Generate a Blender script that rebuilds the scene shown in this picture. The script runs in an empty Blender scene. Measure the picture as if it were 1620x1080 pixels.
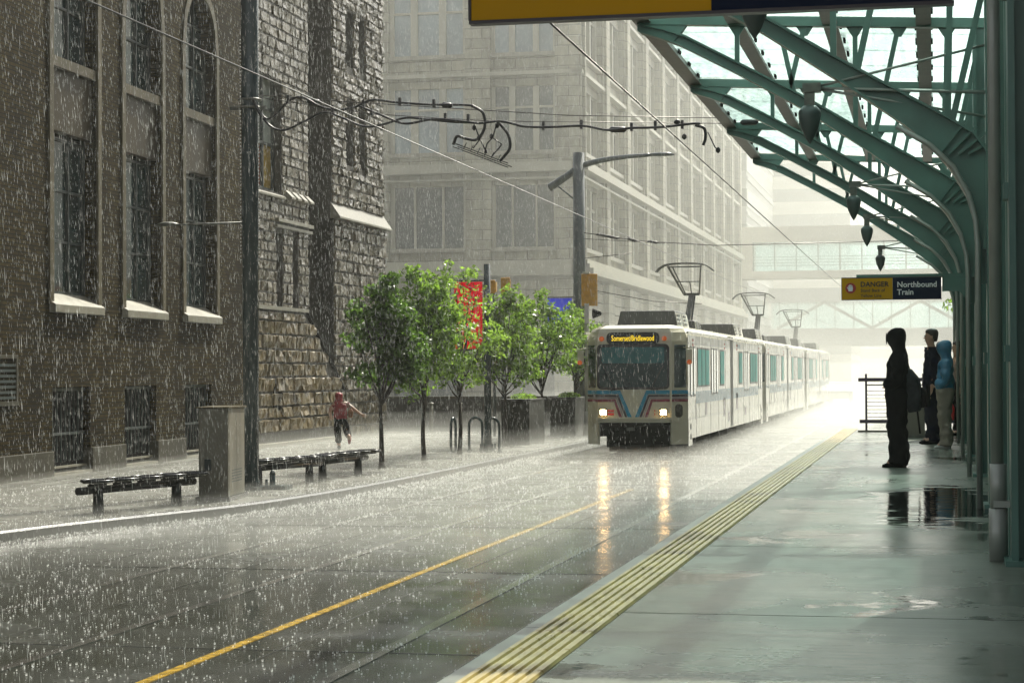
import bpy, math, random
import numpy as np
from mathutils import Vector, Matrix

random.seed(7)
rng = np.random.default_rng(11)
scene = bpy.context.scene
col = scene.collection
R = math.radians
pi = math.pi

# ------------------------------------------------------------------ camera
cam_d = bpy.data.cameras.new('camera')
cam = bpy.data.objects.new('camera', cam_d)
col.objects.link(cam)
YAW, PITCH, ROLL = R(11.95), R(0.88), R(0.3)
_F = Vector((-math.sin(YAW) * math.cos(PITCH), math.cos(YAW) * math.cos(PITCH), math.sin(PITCH)))
_R = Vector((math.cos(YAW), math.sin(YAW), 0))
_U = _R.cross(_F)
_R2 = _R * math.cos(ROLL) - _U * math.sin(ROLL)
_U2 = _U * math.cos(ROLL) + _R * math.sin(ROLL)
_m = Matrix((_R2, _U2, -_F)).transposed().to_4x4()
_m.translation = (0, 0, 2.15)
cam.matrix_world = _m
cam_d.sensor_width = 36
cam_d.lens = 70
cam_d.clip_start = 0.05
cam_d.clip_end = 3000
scene.camera = cam

# ------------------------------------------------------------------ light
SUN_EL, SUN_AZ = R(46), R(12)            # azimuth measured from +Y towards +X
SUN_DIR = Vector((math.sin(SUN_AZ) * math.cos(SUN_EL), math.cos(SUN_AZ) * math.cos(SUN_EL), math.sin(SUN_EL)))
w = bpy.data.worlds.new('World')
scene.world = w
w.use_nodes = True
wn = w.node_tree.nodes
sky = wn.new('ShaderNodeTexSky')
sky.sky_type = 'NISHITA'
sky.sun_disc = False
sky.sun_elevation = SUN_EL
sky.sun_rotation = SUN_AZ
sky.dust_density = 4.0
sky.air_density = 1.2
hs = wn.new('ShaderNodeHueSaturation')
hs.inputs['Saturation'].default_value = 0.18
w.node_tree.links.new(sky.outputs[0], hs.inputs['Color'])
w.node_tree.links.new(hs.outputs[0], wn['Background'].inputs[0])
wn['Background'].inputs[1].default_value = 0.115
sd = bpy.data.lights.new('sun', 'SUN')
sd.energy = 4.6
sd.angle = R(0.6)
sd.color = (1.0, 0.965, 0.82)
so = bpy.data.objects.new('sun', sd)
col.objects.link(so)
so.rotation_euler = (-SUN_DIR).to_track_quat('-Z', 'Y').to_euler()
so.location = SUN_DIR * 100

scene.view_settings.view_transform = 'Standard'
scene.view_settings.look = 'None'
scene.view_settings.exposure = 0.75
scene.view_settings.gamma = 1.0
cy = scene.cycles
cy.use_denoising = True
cy.max_bounces = 7
cy.diffuse_bounces = 3
cy.glossy_bounces = 3
cy.transmission_bounces = 4
cy.volume_bounces = 1
cy.transparent_max_bounces = 12
cy.sample_clamp_indirect = 6
cy.caustics_reflective = False
cy.caustics_refractive = False

# ------------------------------------------------------------------ helpers
def tag(o, label=None, cat=None, group=None, kind=None):
    if label: o['label'] = label
    if cat: o['category'] = cat
    if group: o['group'] = group
    if kind: o['kind'] = kind
    return o

def empty(name, loc=(0, 0, 0), rz=0.0, label=None, cat=None, group=None, parent=None):
    o = bpy.data.objects.new(name, None)
    col.objects.link(o)
    o.location = loc
    o.rotation_euler = (0, 0, rz)
    o.empty_display_size = 0.2
    if parent: o.parent = parent
    return tag(o, label, cat, group)

def root_loc(p):
    v = Vector((0, 0, 0))
    while p is not None:
        v += p.location
        p = p.parent
    return v

class MB:
    def __init__(self):
        self.v = []; self.f = []; self.s = []
    def add(self, vs, fs, smooth=False):
        n = len(self.v)
        self.v.extend(tuple(q) for q in vs)
        self.f.extend(tuple(i + n for i in q) for q in fs)
        self.s.extend([smooth] * len(fs))
        return self
    def box(self, x0, x1, y0, y1, z0, z1):
        if x0 > x1: x0, x1 = x1, x0
        if y0 > y1: y0, y1 = y1, y0
        if z0 > z1: z0, z1 = z1, z0
        return self.add([(x0, y0, z0), (x1, y0, z0), (x1, y1, z0), (x0, y1, z0),
                         (x0, y0, z1), (x1, y0, z1), (x1, y1, z1), (x0, y1, z1)],
                        [(3, 2, 1, 0), (4, 5, 6, 7), (0, 1, 5, 4), (1, 2, 6, 5), (2, 3, 7, 6), (3, 0, 4, 7)])
    def bar(self, p, q, wdt, hgt, up=(0, 0, 1)):
        """rectangular bar from p to q"""
        p = Vector(p); q = Vector(q); d = (q - p).normalized()
        u = Vector(up)
        s = d.cross(u)
        if s.length < 1e-4: s = d.cross(Vector((1, 0, 0)))
        s.normalize(); t = s.cross(d).normalized()
        s *= wdt / 2; t *= hgt / 2
        vs = [p - s - t, p + s - t, p + s + t, p - s + t, q - s - t, q + s - t, q + s + t, q - s + t]
        return self.add(vs, [(0, 1, 2, 3), (7, 6, 5, 4), (4, 5, 1, 0), (5, 6, 2, 1), (6, 7, 3, 2), (7, 4, 0, 3)])
    def tube(self, pts, r, n=8, caps=True, closed=False):
        pts = [Vector(p) for p in pts]
        rs = r if isinstance(r, (list, tuple)) else [r] * len(pts)
        m = len(pts); vs = []
        prev = None
        for i, p in enumerate(pts):
            if closed: d = pts[(i + 1) % m] - pts[i - 1]
            elif i == 0: d = pts[1] - pts[0]
            elif i == m - 1: d = pts[-1] - pts[-2]
            else: d = pts[i + 1] - pts[i - 1]
            d.normalize()
            if prev is None:
                a = Vector((0, 0, 1)) if abs(d.z) < 0.9 else Vector((1, 0, 0))
                s = d.cross(a).normalized()
            else:
                s = (prev - d * prev.dot(d)).normalized()
            prev = s
            t = d.cross(s)
            for k in range(n):
                an = 2 * pi * k / n
                vs.append(p + (s * math.cos(an) + t * math.sin(an)) * rs[i])
        fs = []
        for i in range(m if closed else m - 1):
            j = (i + 1) % m
            for k in range(n):
                l = (k + 1) % n
                fs.append((i * n + k, i * n + l, j * n + l, j * n + k))
        self.add(vs, fs, True)
        if caps and not closed:
            b = len(self.v) - m * n
            self.f.append(tuple(b + k for k in reversed(range(n)))); self.s.append(False)
            self.f.append(tuple(b + (m - 1) * n + k for k in range(n))); self.s.append(False)
        return self
    def prism(self, poly, axis, a, b):
        """poly: 2-D points; extruded along axis from a to b"""
        def P(u, v, w_):
            if axis == 'x': return (w_, u, v)
            if axis == 'y': return (u, w_, v)
            return (u, v, w_)
        n = len(poly)
        vs = [P(u, v, a) for u, v in poly] + [P(u, v, b) for u, v in poly]
        fs = [tuple(range(n))[::-1], tuple(range(n, 2 * n))]
        for i in range(n):
            j = (i + 1) % n
            fs.append((i, j, n + j, n + i))
        return self.add(vs, fs)
    def lathe(self, prof, c=(0, 0, 0), n=16):
        vs = []
        for r_, z in prof:
            for k in range(n):
                a = 2 * pi * k / n
                vs.append((c[0] + r_ * math.cos(a), c[1] + r_ * math.sin(a), c[2] + z))
        fs = []
        for i in range(len(prof) - 1):
            for k in range(n):
                l = (k + 1) % n
                fs.append((i * n + k, i * n + l, (i + 1) * n + l, (i + 1) * n + k))
        return self.add(vs, fs, True)
    def loft(self, rings, smooth=False, caps=True):
        n = len(rings[0]); vs = [p for r_ in rings for p in r_]; fs = []
        for i in range(len(rings) - 1):
            for k in range(n):
                l = (k + 1) % n
                fs.append((i * n + k, i * n + l, (i + 1) * n + l, (i + 1) * n + k))
        if caps:
            fs.append(tuple(range(n))[::-1]); fs.append(tuple((len(rings) - 1) * n + k for k in range(n)))
        return self.add(vs, fs, smooth)
    def mesh(self, name, off=(0, 0, 0)):
        me = bpy.data.meshes.new(name)
        o = Vector(off)
        me.from_pydata([tuple(Vector(q) - o) for q in self.v], [], self.f)
        me.polygons.foreach_set('use_smooth', self.s)
        import bmesh
        bm = bmesh.new(); bm.from_mesh(me)
        bmesh.ops.recalc_face_normals(bm, faces=bm.faces)
        bm.to_mesh(me); bm.free()
        me.update()
        return me
    def build(self, name, m, parent=None, loc=None, world=True, bevel=0.0, label=None, cat=None, group=None, kind=None):
        """world=True: vertices are in world coordinates"""
        if parent is not None:
            off = root_loc(parent) if world else (0, 0, 0)
        else:
            off = loc if (loc is not None and world) else (0, 0, 0)
        me = self.mesh(name, off)
        me.materials.append(m)
        o = bpy.data.objects.new(name, me)
        col.objects.link(o)
        if parent is not None: o.parent = parent
        elif loc is not None: o.location = loc
        if bevel:
            md = o.modifiers.new('bevel', 'BEVEL'); md.width = bevel; md.segments = 2; md.limit_method = 'ANGLE'
            md.angle_limit = R(40)
        return tag(o, label, cat, group, kind)

def copy_tree(o, parent=None):
    c = o.copy(); col.objects.link(c); c.parent = parent
    for ch in list(o.children): copy_tree(ch, c)
    return c

def eval_mesh(o, name):
    dg = bpy.context.evaluated_depsgraph_get(); dg.update()
    me = bpy.data.meshes.new_from_object(o.evaluated_get(dg))
    me.name = name
    return me

def skin(name, joints, edges, m, parent, sub=2, rootj=None, fold=0.0):
    """joints: {key: (pos, radius or (rx, ry))}; one smooth skinned surface"""
    keys = list(joints)
    me = bpy.data.meshes.new(name)
    me.from_pydata([joints[k][0] for k in keys], [(keys.index(a), keys.index(b)) for a, b in edges], [])
    o = bpy.data.objects.new('tmp', me); col.objects.link(o)
    o.modifiers.new('s', 'SKIN')
    sv = me.skin_vertices[0].data
    for i, k in enumerate(keys):
        r_ = joints[k][1]
        sv[i].radius = (r_, r_) if not isinstance(r_, (tuple, list)) else r_
        sv[i].use_root = (k == rootj) if rootj else (i == 0)
    sb = o.modifiers.new('u', 'SUBSURF'); sb.levels = sub; sb.render_levels = sub
    out = eval_mesh(o, name)
    bpy.data.objects.remove(o)
    if fold:
        from mathutils import noise
        cs = [v.co.copy() for v in out.vertices]; ns = [v.normal.copy() for v in out.vertices]
        for v, c, n_ in zip(out.vertices, cs, ns):
            q1 = noise.noise(Vector((c.x * 7, c.y * 7, c.z * 11))); q2 = noise.noise(Vector((c.x * 16 + 5, c.y * 16, c.z * 9 + c.x * 8)))
            v.co = c + n_ * fold * (q1 * 1.2 + q2 * 0.8)
    for p in out.polygons: p.use_smooth = True
    out.materials.clear(); out.materials.append(m)
    q = bpy.data.objects.new(name, out); col.objects.link(q); q.parent = parent
    return q

def text(s, size, m, parent, loc, rot=(pi / 2, 0, 0), name='lettering', extrude=0.002, bold=0.0, sx=1.0, align='LEFT'):
    cu = bpy.data.curves.new('t', 'FONT'); cu.body = s; cu.size = size; cu.extrude = extrude; cu.offset = bold
    cu.align_x = align; cu.resolution_u = 3
    o = bpy.data.objects.new('t', cu); col.objects.link(o)
    me = eval_mesh(o, name)
    bpy.data.objects.remove(o)
    me.materials.clear(); me.materials.append(m)
    q = bpy.data.objects.new(name, me); col.objects.link(q)
    q.parent = parent
    q.location = Vector(loc) - root_loc(parent)
    q.rotation_euler = rot; q.scale = (sx, 1, 1)
    return q

# ------------------------------------------------------------------ materials
def newmat(name):
    m = bpy.data.materials.new(name); m.use_nodes = True
    nt = m.node_tree
    return m, nt, nt.nodes['Principled BSDF'], nt.nodes, nt.links

def mk(name, c, rough=0.5, metal=0.0, var=0.25, scale=3.0, bump=0.0, bscale=40.0, streak=False, coat=0.0, emit=None, estr=0.0, spec=None):
    m, nt, b, N, L = newmat(name)
    b.inputs['Roughness'].default_value = rough
    b.inputs['Metallic'].default_value = metal
    if spec is not None: b.inputs['Specular IOR Level'].default_value = spec
    if coat:
        b.inputs['Coat Weight'].default_value = coat; b.inputs['Coat Roughness'].default_value = 0.08
    geo = N.new('ShaderNodeNewGeometry')
    if var > 0:
        no = N.new('ShaderNodeTexNoise'); no.inputs['Scale'].default_value = scale; no.inputs['Detail'].default_value = 6
        if streak:
            mp = N.new('ShaderNodeMapping'); mp.inputs['Scale'].default_value = (1, 1, 0.12)
            L.new(geo.outputs['Position'], mp.inputs[0]); L.new(mp.outputs[0], no.inputs['Vector'])
        else:
            L.new(geo.outputs['Position'], no.inputs['Vector'])
        mx = N.new('ShaderNodeMix'); mx.data_type = 'RGBA'
        mr = N.new('ShaderNodeMapRange'); mr.inputs['From Min'].default_value = 0.3; mr.inputs['From Max'].default_value = 0.7
        L.new(no.outputs['Fac'], mr.inputs[0]); L.new(mr.outputs[0], mx.inputs[0])
        mx.inputs[6].default_value = tuple(x * (1 - var) for x in c) + (1,)
        mx.inputs[7].default_value = tuple(min(1, x * (1 + var)) for x in c) + (1,)
        L.new(mx.outputs[2], b.inputs['Base Color'])
        mr2 = N.new('ShaderNodeMapRange'); mr2.inputs['To Min'].default_value = max(0.02, rough * 0.75); mr2.inputs['To Max'].default_value = min(1, rough * 1.3)
        L.new(no.outputs['Fac'], mr2.inputs[0]); L.new(mr2.outputs[0], b.inputs['Roughness'])
    else:
        b.inputs['Base Color'].default_value = tuple(c) + (1,)
    if bump > 0:
        nb = N.new('ShaderNodeTexNoise'); nb.inputs['Scale'].default_value = bscale; nb.inputs['Detail'].default_value = 4
        L.new(geo.outputs['Position'], nb.inputs['Vector'])
        bp = N.new('ShaderNodeBump'); bp.inputs['Strength'].default_value = 1.0; bp.inputs['Distance'].default_value = bump
        L.new(nb.outputs['Fac'], bp.inputs['Height']); L.new(bp.outputs[0], b.inputs['Normal'])
    if emit is not None:
        b.inputs['Emission Color'].default_value = tuple(emit) + (1,); b.inputs['Emission Strength'].default_value = estr
    return m

def walluv(N, L):
    """(horizontal run, height) for walls facing any of the axis directions"""
    geo = N.new('ShaderNodeNewGeometry')
    sp = N.new('ShaderNodeSeparateXYZ'); L.new(geo.outputs['Position'], sp.inputs[0])
    sn = N.new('ShaderNodeSeparateXYZ'); L.new(geo.outputs['True Normal'], sn.inputs[0])
    ab = N.new('ShaderNodeMath'); ab.operation = 'ABSOLUTE'; L.new(sn.outputs['X'], ab.inputs[0])
    gt = N.new('ShaderNodeMath'); gt.operation = 'GREATER_THAN'; gt.inputs[1].default_value = 0.6; L.new(ab.outputs[0], gt.inputs[0])
    mx = N.new('ShaderNodeMix'); L.new(gt.outputs[0], mx.inputs[0]); L.new(sp.outputs['X'], mx.inputs[2]); L.new(sp.outputs['Y'], mx.inputs[3])
    cb = N.new('ShaderNodeCombineXYZ'); L.new(mx.outputs[0], cb.inputs[0]); L.new(sp.outputs['Z'], cb.inputs[1])
    return geo, cb

def masonry(name, c1, c2, mortar, bw, bh, ms, rough=0.5, bump=0.01, stain=0.5, nbump=0.004, spec=0.5):
    m, nt, b, N, L = newmat(name)
    b.inputs['Specular IOR Level'].default_value = spec
    geo, cb = walluv(N, L)
    br = N.new('ShaderNodeTexBrick')
    br.inputs['Scale'].default_value = 1; br.inputs['Brick Width'].default_value = bw; br.inputs['Row Height'].default_value = bh
    br.inputs['Mortar Size'].default_value = ms; br.inputs['Mortar Smooth'].default_value = 0.3; br.inputs['Bias'].default_value = 0
    br.inputs['Color1'].default_value = tuple(c1) + (1,); br.inputs['Color2'].default_value = tuple(c2) + (1,); br.inputs['Mortar'].default_value = tuple(mortar) + (1,)
    L.new(cb.outputs[0], br.inputs['Vector'])
    no = N.new('ShaderNodeTexNoise'); no.inputs['Scale'].default_value = 0.6; no.inputs['Detail'].default_value = 8; no.inputs['Roughness'].default_value = 0.65
    mp = N.new('ShaderNodeMapping'); mp.inputs['Scale'].default_value = (1, 1, 0.45)
    L.new(geo.outputs['Position'], mp.inputs[0]); L.new(mp.outputs[0], no.inputs['Vector'])
    mr = N.new('ShaderNodeMapRange'); mr.inputs['From Min'].default_value = 0.35; mr.inputs['From Max'].default_value = 0.65
    mr.inputs['To Min'].default_value = 1 - stain; mr.inputs['To Max'].default_value = 1 + stain * 0.6
    L.new(no.outputs['Fac'], mr.inputs[0])
    vm = N.new('ShaderNodeVectorMath'); vm.operation = 'SCALE'
    L.new(br.outputs['Color'], vm.inputs[0]); L.new(mr.outputs[0], vm.inputs['Scale'])
    L.new(vm.outputs[0], b.inputs['Base Color'])
    b.inputs['Roughness'].default_value = rough
    n2 = N.new('ShaderNodeTexNoise'); n2.inputs['Scale'].default_value = 25; n2.inputs['Detail'].default_value = 5
    L.new(geo.outputs['Position'], n2.inputs['Vector'])
    bp = N.new('ShaderNodeBump'); bp.inputs['Distance'].default_value = bump; bp.invert = True; L.new(br.outputs['Fac'], bp.inputs['Height'])
    b2 = N.new('ShaderNodeBump'); b2.inputs['Distance'].default_value = nbump; L.new(n2.outputs['Fac'], b2.inputs['Height']); L.new(bp.outputs[0], b2.inputs['Normal'])
    L.new(b2.outputs[0], b.inputs['Normal'])
    return m

def wetground(name, c, var, r0, r1, patch, bumpd, bs, joints=None, puddle=None, tiles=None):
    m, nt, b, N, L = newmat(name)
    geo = N.new('ShaderNodeNewGeometry')
    no = N.new('ShaderNodeTexNoise'); no.inputs['Scale'].default_value = patch; no.inputs['Detail'].default_value = 6; no.inputs['Roughness'].default_value = 0.6
    L.new(geo.outputs['Position'], no.inputs['Vector'])
    mr = N.new('ShaderNodeMapRange'); mr.inputs['From Min'].default_value = 0.38; mr.inputs['From Max'].default_value = 0.62
    L.new(no.outputs['Fac'], mr.inputs[0])
    rr = N.new('ShaderNodeMapRange'); rr.inputs['To Min'].default_value = r0; rr.inputs['To Max'].default_value = r1
    L.new(mr.outputs[0], rr.inputs[0])
    n3 = N.new('ShaderNodeTexNoise'); n3.inputs['Scale'].default_value = 2.3; n3.inputs['Detail'].default_value = 8
    L.new(geo.outputs['Position'], n3.inputs['Vector'])
    mx = N.new('ShaderNodeMix'); mx.data_type = 'RGBA'
    L.new(n3.outputs['Fac'], mx.inputs[0])
    mx.inputs[6].default_value = tuple(x * (1 - var) for x in c) + (1,); mx.inputs[7].default_value = tuple(x * (1 + var) for x in c) + (1,)
    colout = mx.outputs[2]
    rough = rr.outputs[0]
    n2 = N.new('ShaderNodeTexNoise'); n2.inputs['Scale'].default_value = bs; n2.inputs['Detail'].default_value = 3
    L.new(geo.outputs['Position'], n2.inputs['Vector'])
    bp = N.new('ShaderNodeBump'); bp.inputs['Distance'].default_value = bumpd; L.new(n2.outputs['Fac'], bp.inputs['Height'])
    if tiles:
        br = N.new('ShaderNodeTexBrick'); br.offset = 0
        br.inputs['Scale'].default_value = 1; br.inputs['Brick Width'].default_value = tiles[0]; br.inputs['Row Height'].default_value = tiles[1]
        br.inputs['Mortar Size'].default_value = tiles[2]; br.inputs['Mortar Smooth'].default_value = 0.1
        L.new(geo.outputs['Position'], br.inputs['Vector'])
        m2 = N.new('ShaderNodeMix'); m2.data_type = 'RGBA'; L.new(br.outputs['Fac'], m2.inputs[0]); L.new(colout, m2.inputs[6])
        m2.inputs[7].default_value = tuple(x * 0.4 for x in c) + (1,)
        colout = m2.outputs[2]
    if puddle:
        # a shallow puddle: an ellipse broken up by noise, mirror smooth
        cx, cyy, rx, ry = puddle
        sp = N.new('ShaderNodeMapping'); sp.inputs['Location'].default_value = (-cx / rx, -cyy / ry, 0); sp.inputs['Scale'].default_value = (1 / rx, 1 / ry, 0)
        L.new(geo.outputs['Position'], sp.inputs[0])
        ln = N.new('ShaderNodeVectorMath'); ln.operation = 'LENGTH'; L.new(sp.outputs[0], ln.inputs[0])
        n4 = N.new('ShaderNodeTexNoise'); n4.inputs['Scale'].default_value = 2.2; n4.inputs['Detail'].default_value = 5
        m7 = N.new('ShaderNodeMapping'); m7.inputs['Scale'].default_value = (0.8, 1.6, 1); L.new(geo.outputs['Position'], m7.inputs[0]); L.new(m7.outputs[0], n4.inputs['Vector'])
        ad = N.new('ShaderNodeMath'); ad.operation = 'MULTIPLY_ADD'; ad.inputs[1].default_value = 1.5; L.new(n4.outputs['Fac'], ad.inputs[0]); L.new(ln.outputs['Value'], ad.inputs[2])
        m4 = N.new('ShaderNodeMapRange'); m4.inputs['From Min'].default_value = 1.6; m4.inputs['From Max'].default_value = 1.66; m4.inputs['To Min'].default_value = 1; m4.inputs['To Max'].default_value = 0
        L.new(ad.outputs[0], m4.inputs[0])
        m5 = N.new('ShaderNodeMix'); L.new(m4.outputs[0], m5.inputs[0]); L.new(rough, m5.inputs[2]); m5.inputs[3].default_value = 0.015
        rough = m5.outputs[0]
        m6 = N.new('ShaderNodeMix'); m6.data_type = 'RGBA'; L.new(m4.outputs[0], m6.inputs[0]); L.new(colout, m6.inputs[6]); m6.inputs[7].default_value = (0.02, 0.022, 0.02, 1)
        colout = m6.outputs[2]
        inv = N.new('ShaderNodeMath'); inv.operation = 'MULTIPLY_ADD'; inv.inputs[1].default_value = -0.93; inv.inputs[2].default_value = 1.0
        L.new(m4.outputs[0], inv.inputs[0]); L.new(inv.outputs[0], bp.inputs['Strength'])
        nw = N.new('ShaderNodeTexNoise'); nw.inputs['Scale'].default_value = 1.0; nw.inputs['Detail'].default_value = 2
        mw = N.new('ShaderNodeMapping'); mw.inputs['Scale'].default_value = (1.6, 7.0, 1); L.new(geo.outputs['Position'], mw.inputs[0]); L.new(mw.outputs[0], nw.inputs['Vector'])
        bw_ = N.new('ShaderNodeBump'); bw_.inputs['Distance'].default_value = 0.0035; L.new(nw.outputs['Fac'], bw_.inputs['Height']); L.new(bp.outputs[0], bw_.inputs['Normal'])
        bp = bw_
    if puddle:
        n8 = N.new('ShaderNodeTexNoise'); n8.inputs['Scale'].default_value = 1.0; n8.inputs['Detail'].default_value = 7; n8.inputs['Roughness'].default_value = 0.6
        m8 = N.new('ShaderNodeMapping'); m8.inputs['Scale'].default_value = (0.9, 0.75, 1); m8.inputs['Location'].default_value = (3.1, 1.7, 0); L.new(geo.outputs['Position'], m8.inputs[0]); L.new(m8.outputs[0], n8.inputs['Vector'])
        r8 = N.new('ShaderNodeMapRange'); r8.inputs['From Min'].default_value = 0.57; r8.inputs['From Max'].default_value = 0.60; L.new(n8.outputs['Fac'], r8.inputs[0])
        x8 = N.new('ShaderNodeMix'); L.new(r8.outputs[0], x8.inputs[0]); L.new(rough, x8.inputs[2]); x8.inputs[3].default_value = 0.07; rough = x8.outputs[0]
        y8 = N.new('ShaderNodeMix'); y8.data_type = 'RGBA'; L.new(r8.outputs[0], y8.inputs[0]); L.new(colout, y8.inputs[6])
        v8 = N.new('ShaderNodeVectorMath'); v8.operation = 'SCALE'; v8.inputs['Scale'].default_value = 0.6; L.new(colout, v8.inputs[0]); L.new(v8.outputs[0], y8.inputs[7]); colout = y8.outputs[2]
        g8 = N.new('ShaderNodeTexNoise'); g8.inputs['Scale'].default_value = 55; g8.inputs['Detail'].default_value = 3; L.new(geo.outputs['Position'], g8.inputs['Vector'])
        h8 = N.new('ShaderNodeMapRange'); h8.inputs['From Min'].default_value = 0.66; h8.inputs['From Max'].default_value = 0.70; h8.inputs['To Min'].default_value = 1; h8.inputs['To Max'].default_value = 0.45; L.new(g8.outputs['Fac'], h8.inputs[0])
        k8 = N.new('ShaderNodeVectorMath'); k8.operation = 'SCALE'; L.new(colout, k8.inputs[0]); L.new(h8.outputs[0], k8.inputs['Scale']); colout = k8.outputs[0]
    L.new(colout, b.inputs['Base Color']); L.new(rough, b.inputs['Roughness']); L.new(bp.outputs[0], b.inputs['Normal'])
    b.inputs['IOR'].default_value = 1.32 if puddle else 1.4
    return m

def glassmat(name, tint, gloss=0.25, rough=0.03, alpha=0.8):
    """thin pane: lets light through with a tint, reflects a little, scatters a little (wet and dirty)"""
    m, nt, b, N, L = newmat(name)
    N.remove(b)
    tr = N.new('ShaderNodeBsdfTransparent'); tr.inputs[0].default_value = tuple(tint) + (1,)
    gl = N.new('ShaderNodeBsdfGlossy'); gl.inputs['Roughness'].default_value = rough
    tl = N.new('ShaderNodeBsdfTranslucent'); tl.inputs[0].default_value = tuple(tint) + (1,)
    geo = N.new('ShaderNodeNewGeometry')
    no = N.new('ShaderNodeTexNoise'); no.inputs['Scale'].default_value = 5; no.inputs['Detail'].default_value = 6
    mp = N.new('ShaderNodeMapping'); mp.inputs['Scale'].default_value = (2.5, 0.6, 1)
    L.new(geo.outputs['Position'], mp.inputs[0]); L.new(mp.outputs[0], no.inputs['Vector'])
    mr = N.new('ShaderNodeMapRange'); mr.inputs['From Min'].default_value = 0.35; mr.inputs['From Max'].default_value = 0.7
    mr.inputs['To Min'].default_value = (1 - alpha) * 0.5; mr.inputs['To Max'].default_value = 1 - alpha
    L.new(no.outputs['Fac'], mr.inputs[0])
    m1 = N.new('ShaderNodeMixShader'); L.new(mr.outputs[0], m1.inputs[0]); L.new(tr.outputs[0], m1.inputs[1]); L.new(tl.outputs[0], m1.inputs[2])
    fr = N.new('ShaderNodeFresnel'); fr.inputs[0].default_value = 1.45
    ml = N.new('ShaderNodeMath'); ml.operation = 'MULTIPLY'; ml.inputs[1].default_value = gloss * 4; ml.use_clamp = True; L.new(fr.outputs[0], ml.inputs[0])
    m2 = N.new('ShaderNodeMixShader'); L.new(ml.outputs[0], m2.inputs[0]); L.new(m1.outputs[0], m2.inputs[1]); L.new(gl.outputs[0], m2.inputs[2])
    L.new(m2.outputs[0], N['Material Output'].inputs[0])
    return m

def volmat(name, c, dens, aniso):
    m = bpy.data.materials.new(name); m.use_nodes = True
    N = m.node_tree.nodes; N.remove(N['Principled BSDF'])
    v = N.new('ShaderNodeVolumePrincipled')
    v.inputs['Color'].default_value = tuple(c) + (1,); v.inputs['Density'].default_value = dens; v.inputs['Anisotropy'].default_value = aniso
    m.node_tree.links.new(v.outputs[0], N['Material Output'].inputs['Volume'])
    return m

def leafmat(name, c):
    m, nt, b, N, L = newmat(name)
    geo = N.new('ShaderNodeNewGeometry')
    ra = N.new('ShaderNodeMapRange'); ra.inputs['To Min'].default_value = 0.35; ra.inputs['To Max'].default_value = 1.6
    L.new(geo.outputs['Random Per Island'], ra.inputs[0])
    vm = N.new('ShaderNodeVectorMath'); vm.operation = 'SCALE'; vm.inputs[0].default_value = c; L.new(ra.outputs[0], vm.inputs['Scale'])
    L.new(vm.outputs[0], b.inputs['Base Color']); b.inputs['Roughness'].default_value = 0.38
    tl = N.new('ShaderNodeBsdfTranslucent')
    v2 = N.new('ShaderNodeVectorMath'); v2.operation = 'MULTIPLY'; v2.inputs[1].default_value = (1.6, 1.6, 0.9); L.new(vm.outputs[0], v2.inputs[0]); L.new(v2.outputs[0], tl.inputs[0])
    mx = N.new('ShaderNodeMixShader'); mx.inputs[0].default_value = 0.5
    L.new(b.outputs[0], mx.inputs[1]); L.new(tl.outputs[0], mx.inputs[2]); L.new(mx.outputs[0], N['Material Output'].inputs[0])
    return m

M = {}
M['brick'] = masonry('brown_brick', (0.042, 0.030, 0.005), (0.020, 0.014, 0.0025), (0.007, 0.0055, 0.002), 0.24, 0.078, 0.010, rough=0.7, spec=0.05, bump=0.012, stain=0.45)
M['sand'] = mk('brown_sandstone', (0.036, 0.026, 0.011), 0.45, spec=0.15, var=0.35, scale=2.5, bump=0.006, bscale=18, streak=True)
M['mould'] = mk('weathered_limestone', (0.085, 0.071, 0.040), 0.45, spec=0.15, var=0.3, scale=3, bump=0.004, bscale=25, streak=True)
M['sill'] = mk('pale_wet_stone', (0.24, 0.225, 0.175), 0.35, var=0.15, scale=4, bump=0.003, bscale=30)
M['plinth'] = mk('grey_brown_plinth_stone', (0.06, 0.055, 0.04), 0.4, spec=0.15, var=0.3, scale=1.6, bump=0.004, bscale=22, streak=True)
M['rock'] = mk('rock_faced_sandstone', (0.085, 0.068, 0.036), 0.26, spec=0.45, var=0.45, scale=1.2, bump=0.02, bscale=11)
M['joint'] = mk('dark_mortar', (0.035, 0.03, 0.022), 0.6, var=0.2)
M['tan'] = masonry('tan_terracotta', (0.33, 0.31, 0.23), (0.27, 0.255, 0.19), (0.15, 0.14, 0.105), 1.2, 0.55, 0.03, rough=0.5, bump=0.03, stain=0.4, spec=0.25)
M['tan2'] = mk('tan_cornice', (0.36, 0.345, 0.27), 0.4, var=0.15, scale=0.6, streak=True)
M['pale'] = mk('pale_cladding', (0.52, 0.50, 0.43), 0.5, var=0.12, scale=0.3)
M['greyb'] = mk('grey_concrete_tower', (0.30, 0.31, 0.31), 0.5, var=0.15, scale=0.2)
M['glassd'] = mk('dark_teal_window_glass', (0.018, 0.045, 0.047), 0.08, var=0.4, scale=1.3, spec=0.8)
M['glassl'] = mk('pale_blind_behind_glass', (0.085, 0.13, 0.125), 0.12, var=0.3, scale=1.5, spec=0.8)
M['glassb'] = mk('blue_grey_window_glass', (0.030, 0.048, 0.055), 0.2, var=0.35, scale=0.5, spec=0.35)
M['glassp'] = mk('reflective_pale_glass', (0.19, 0.25, 0.28), 0.15, var=0.3, scale=0.4, spec=0.6)
M['black'] = mk('black_grille', (0.008, 0.008, 0.009), 0.6, var=0.3, spec=0.05)
M['winfr'] = mk('dark_window_frame', (0.03, 0.045, 0.045), 0.4, var=0.2)
M['steel'] = mk('teal_painted_steel', (0.085, 0.180, 0.148), 0.34, var=0.22, scale=2.2, bump=0.0008, bscale=60)
M['steeld'] = mk('dark_teal_column_paint', (0.080, 0.170, 0.142), 0.34, var=0.2, scale=2.0, bump=0.0008, bscale=50)
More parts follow.
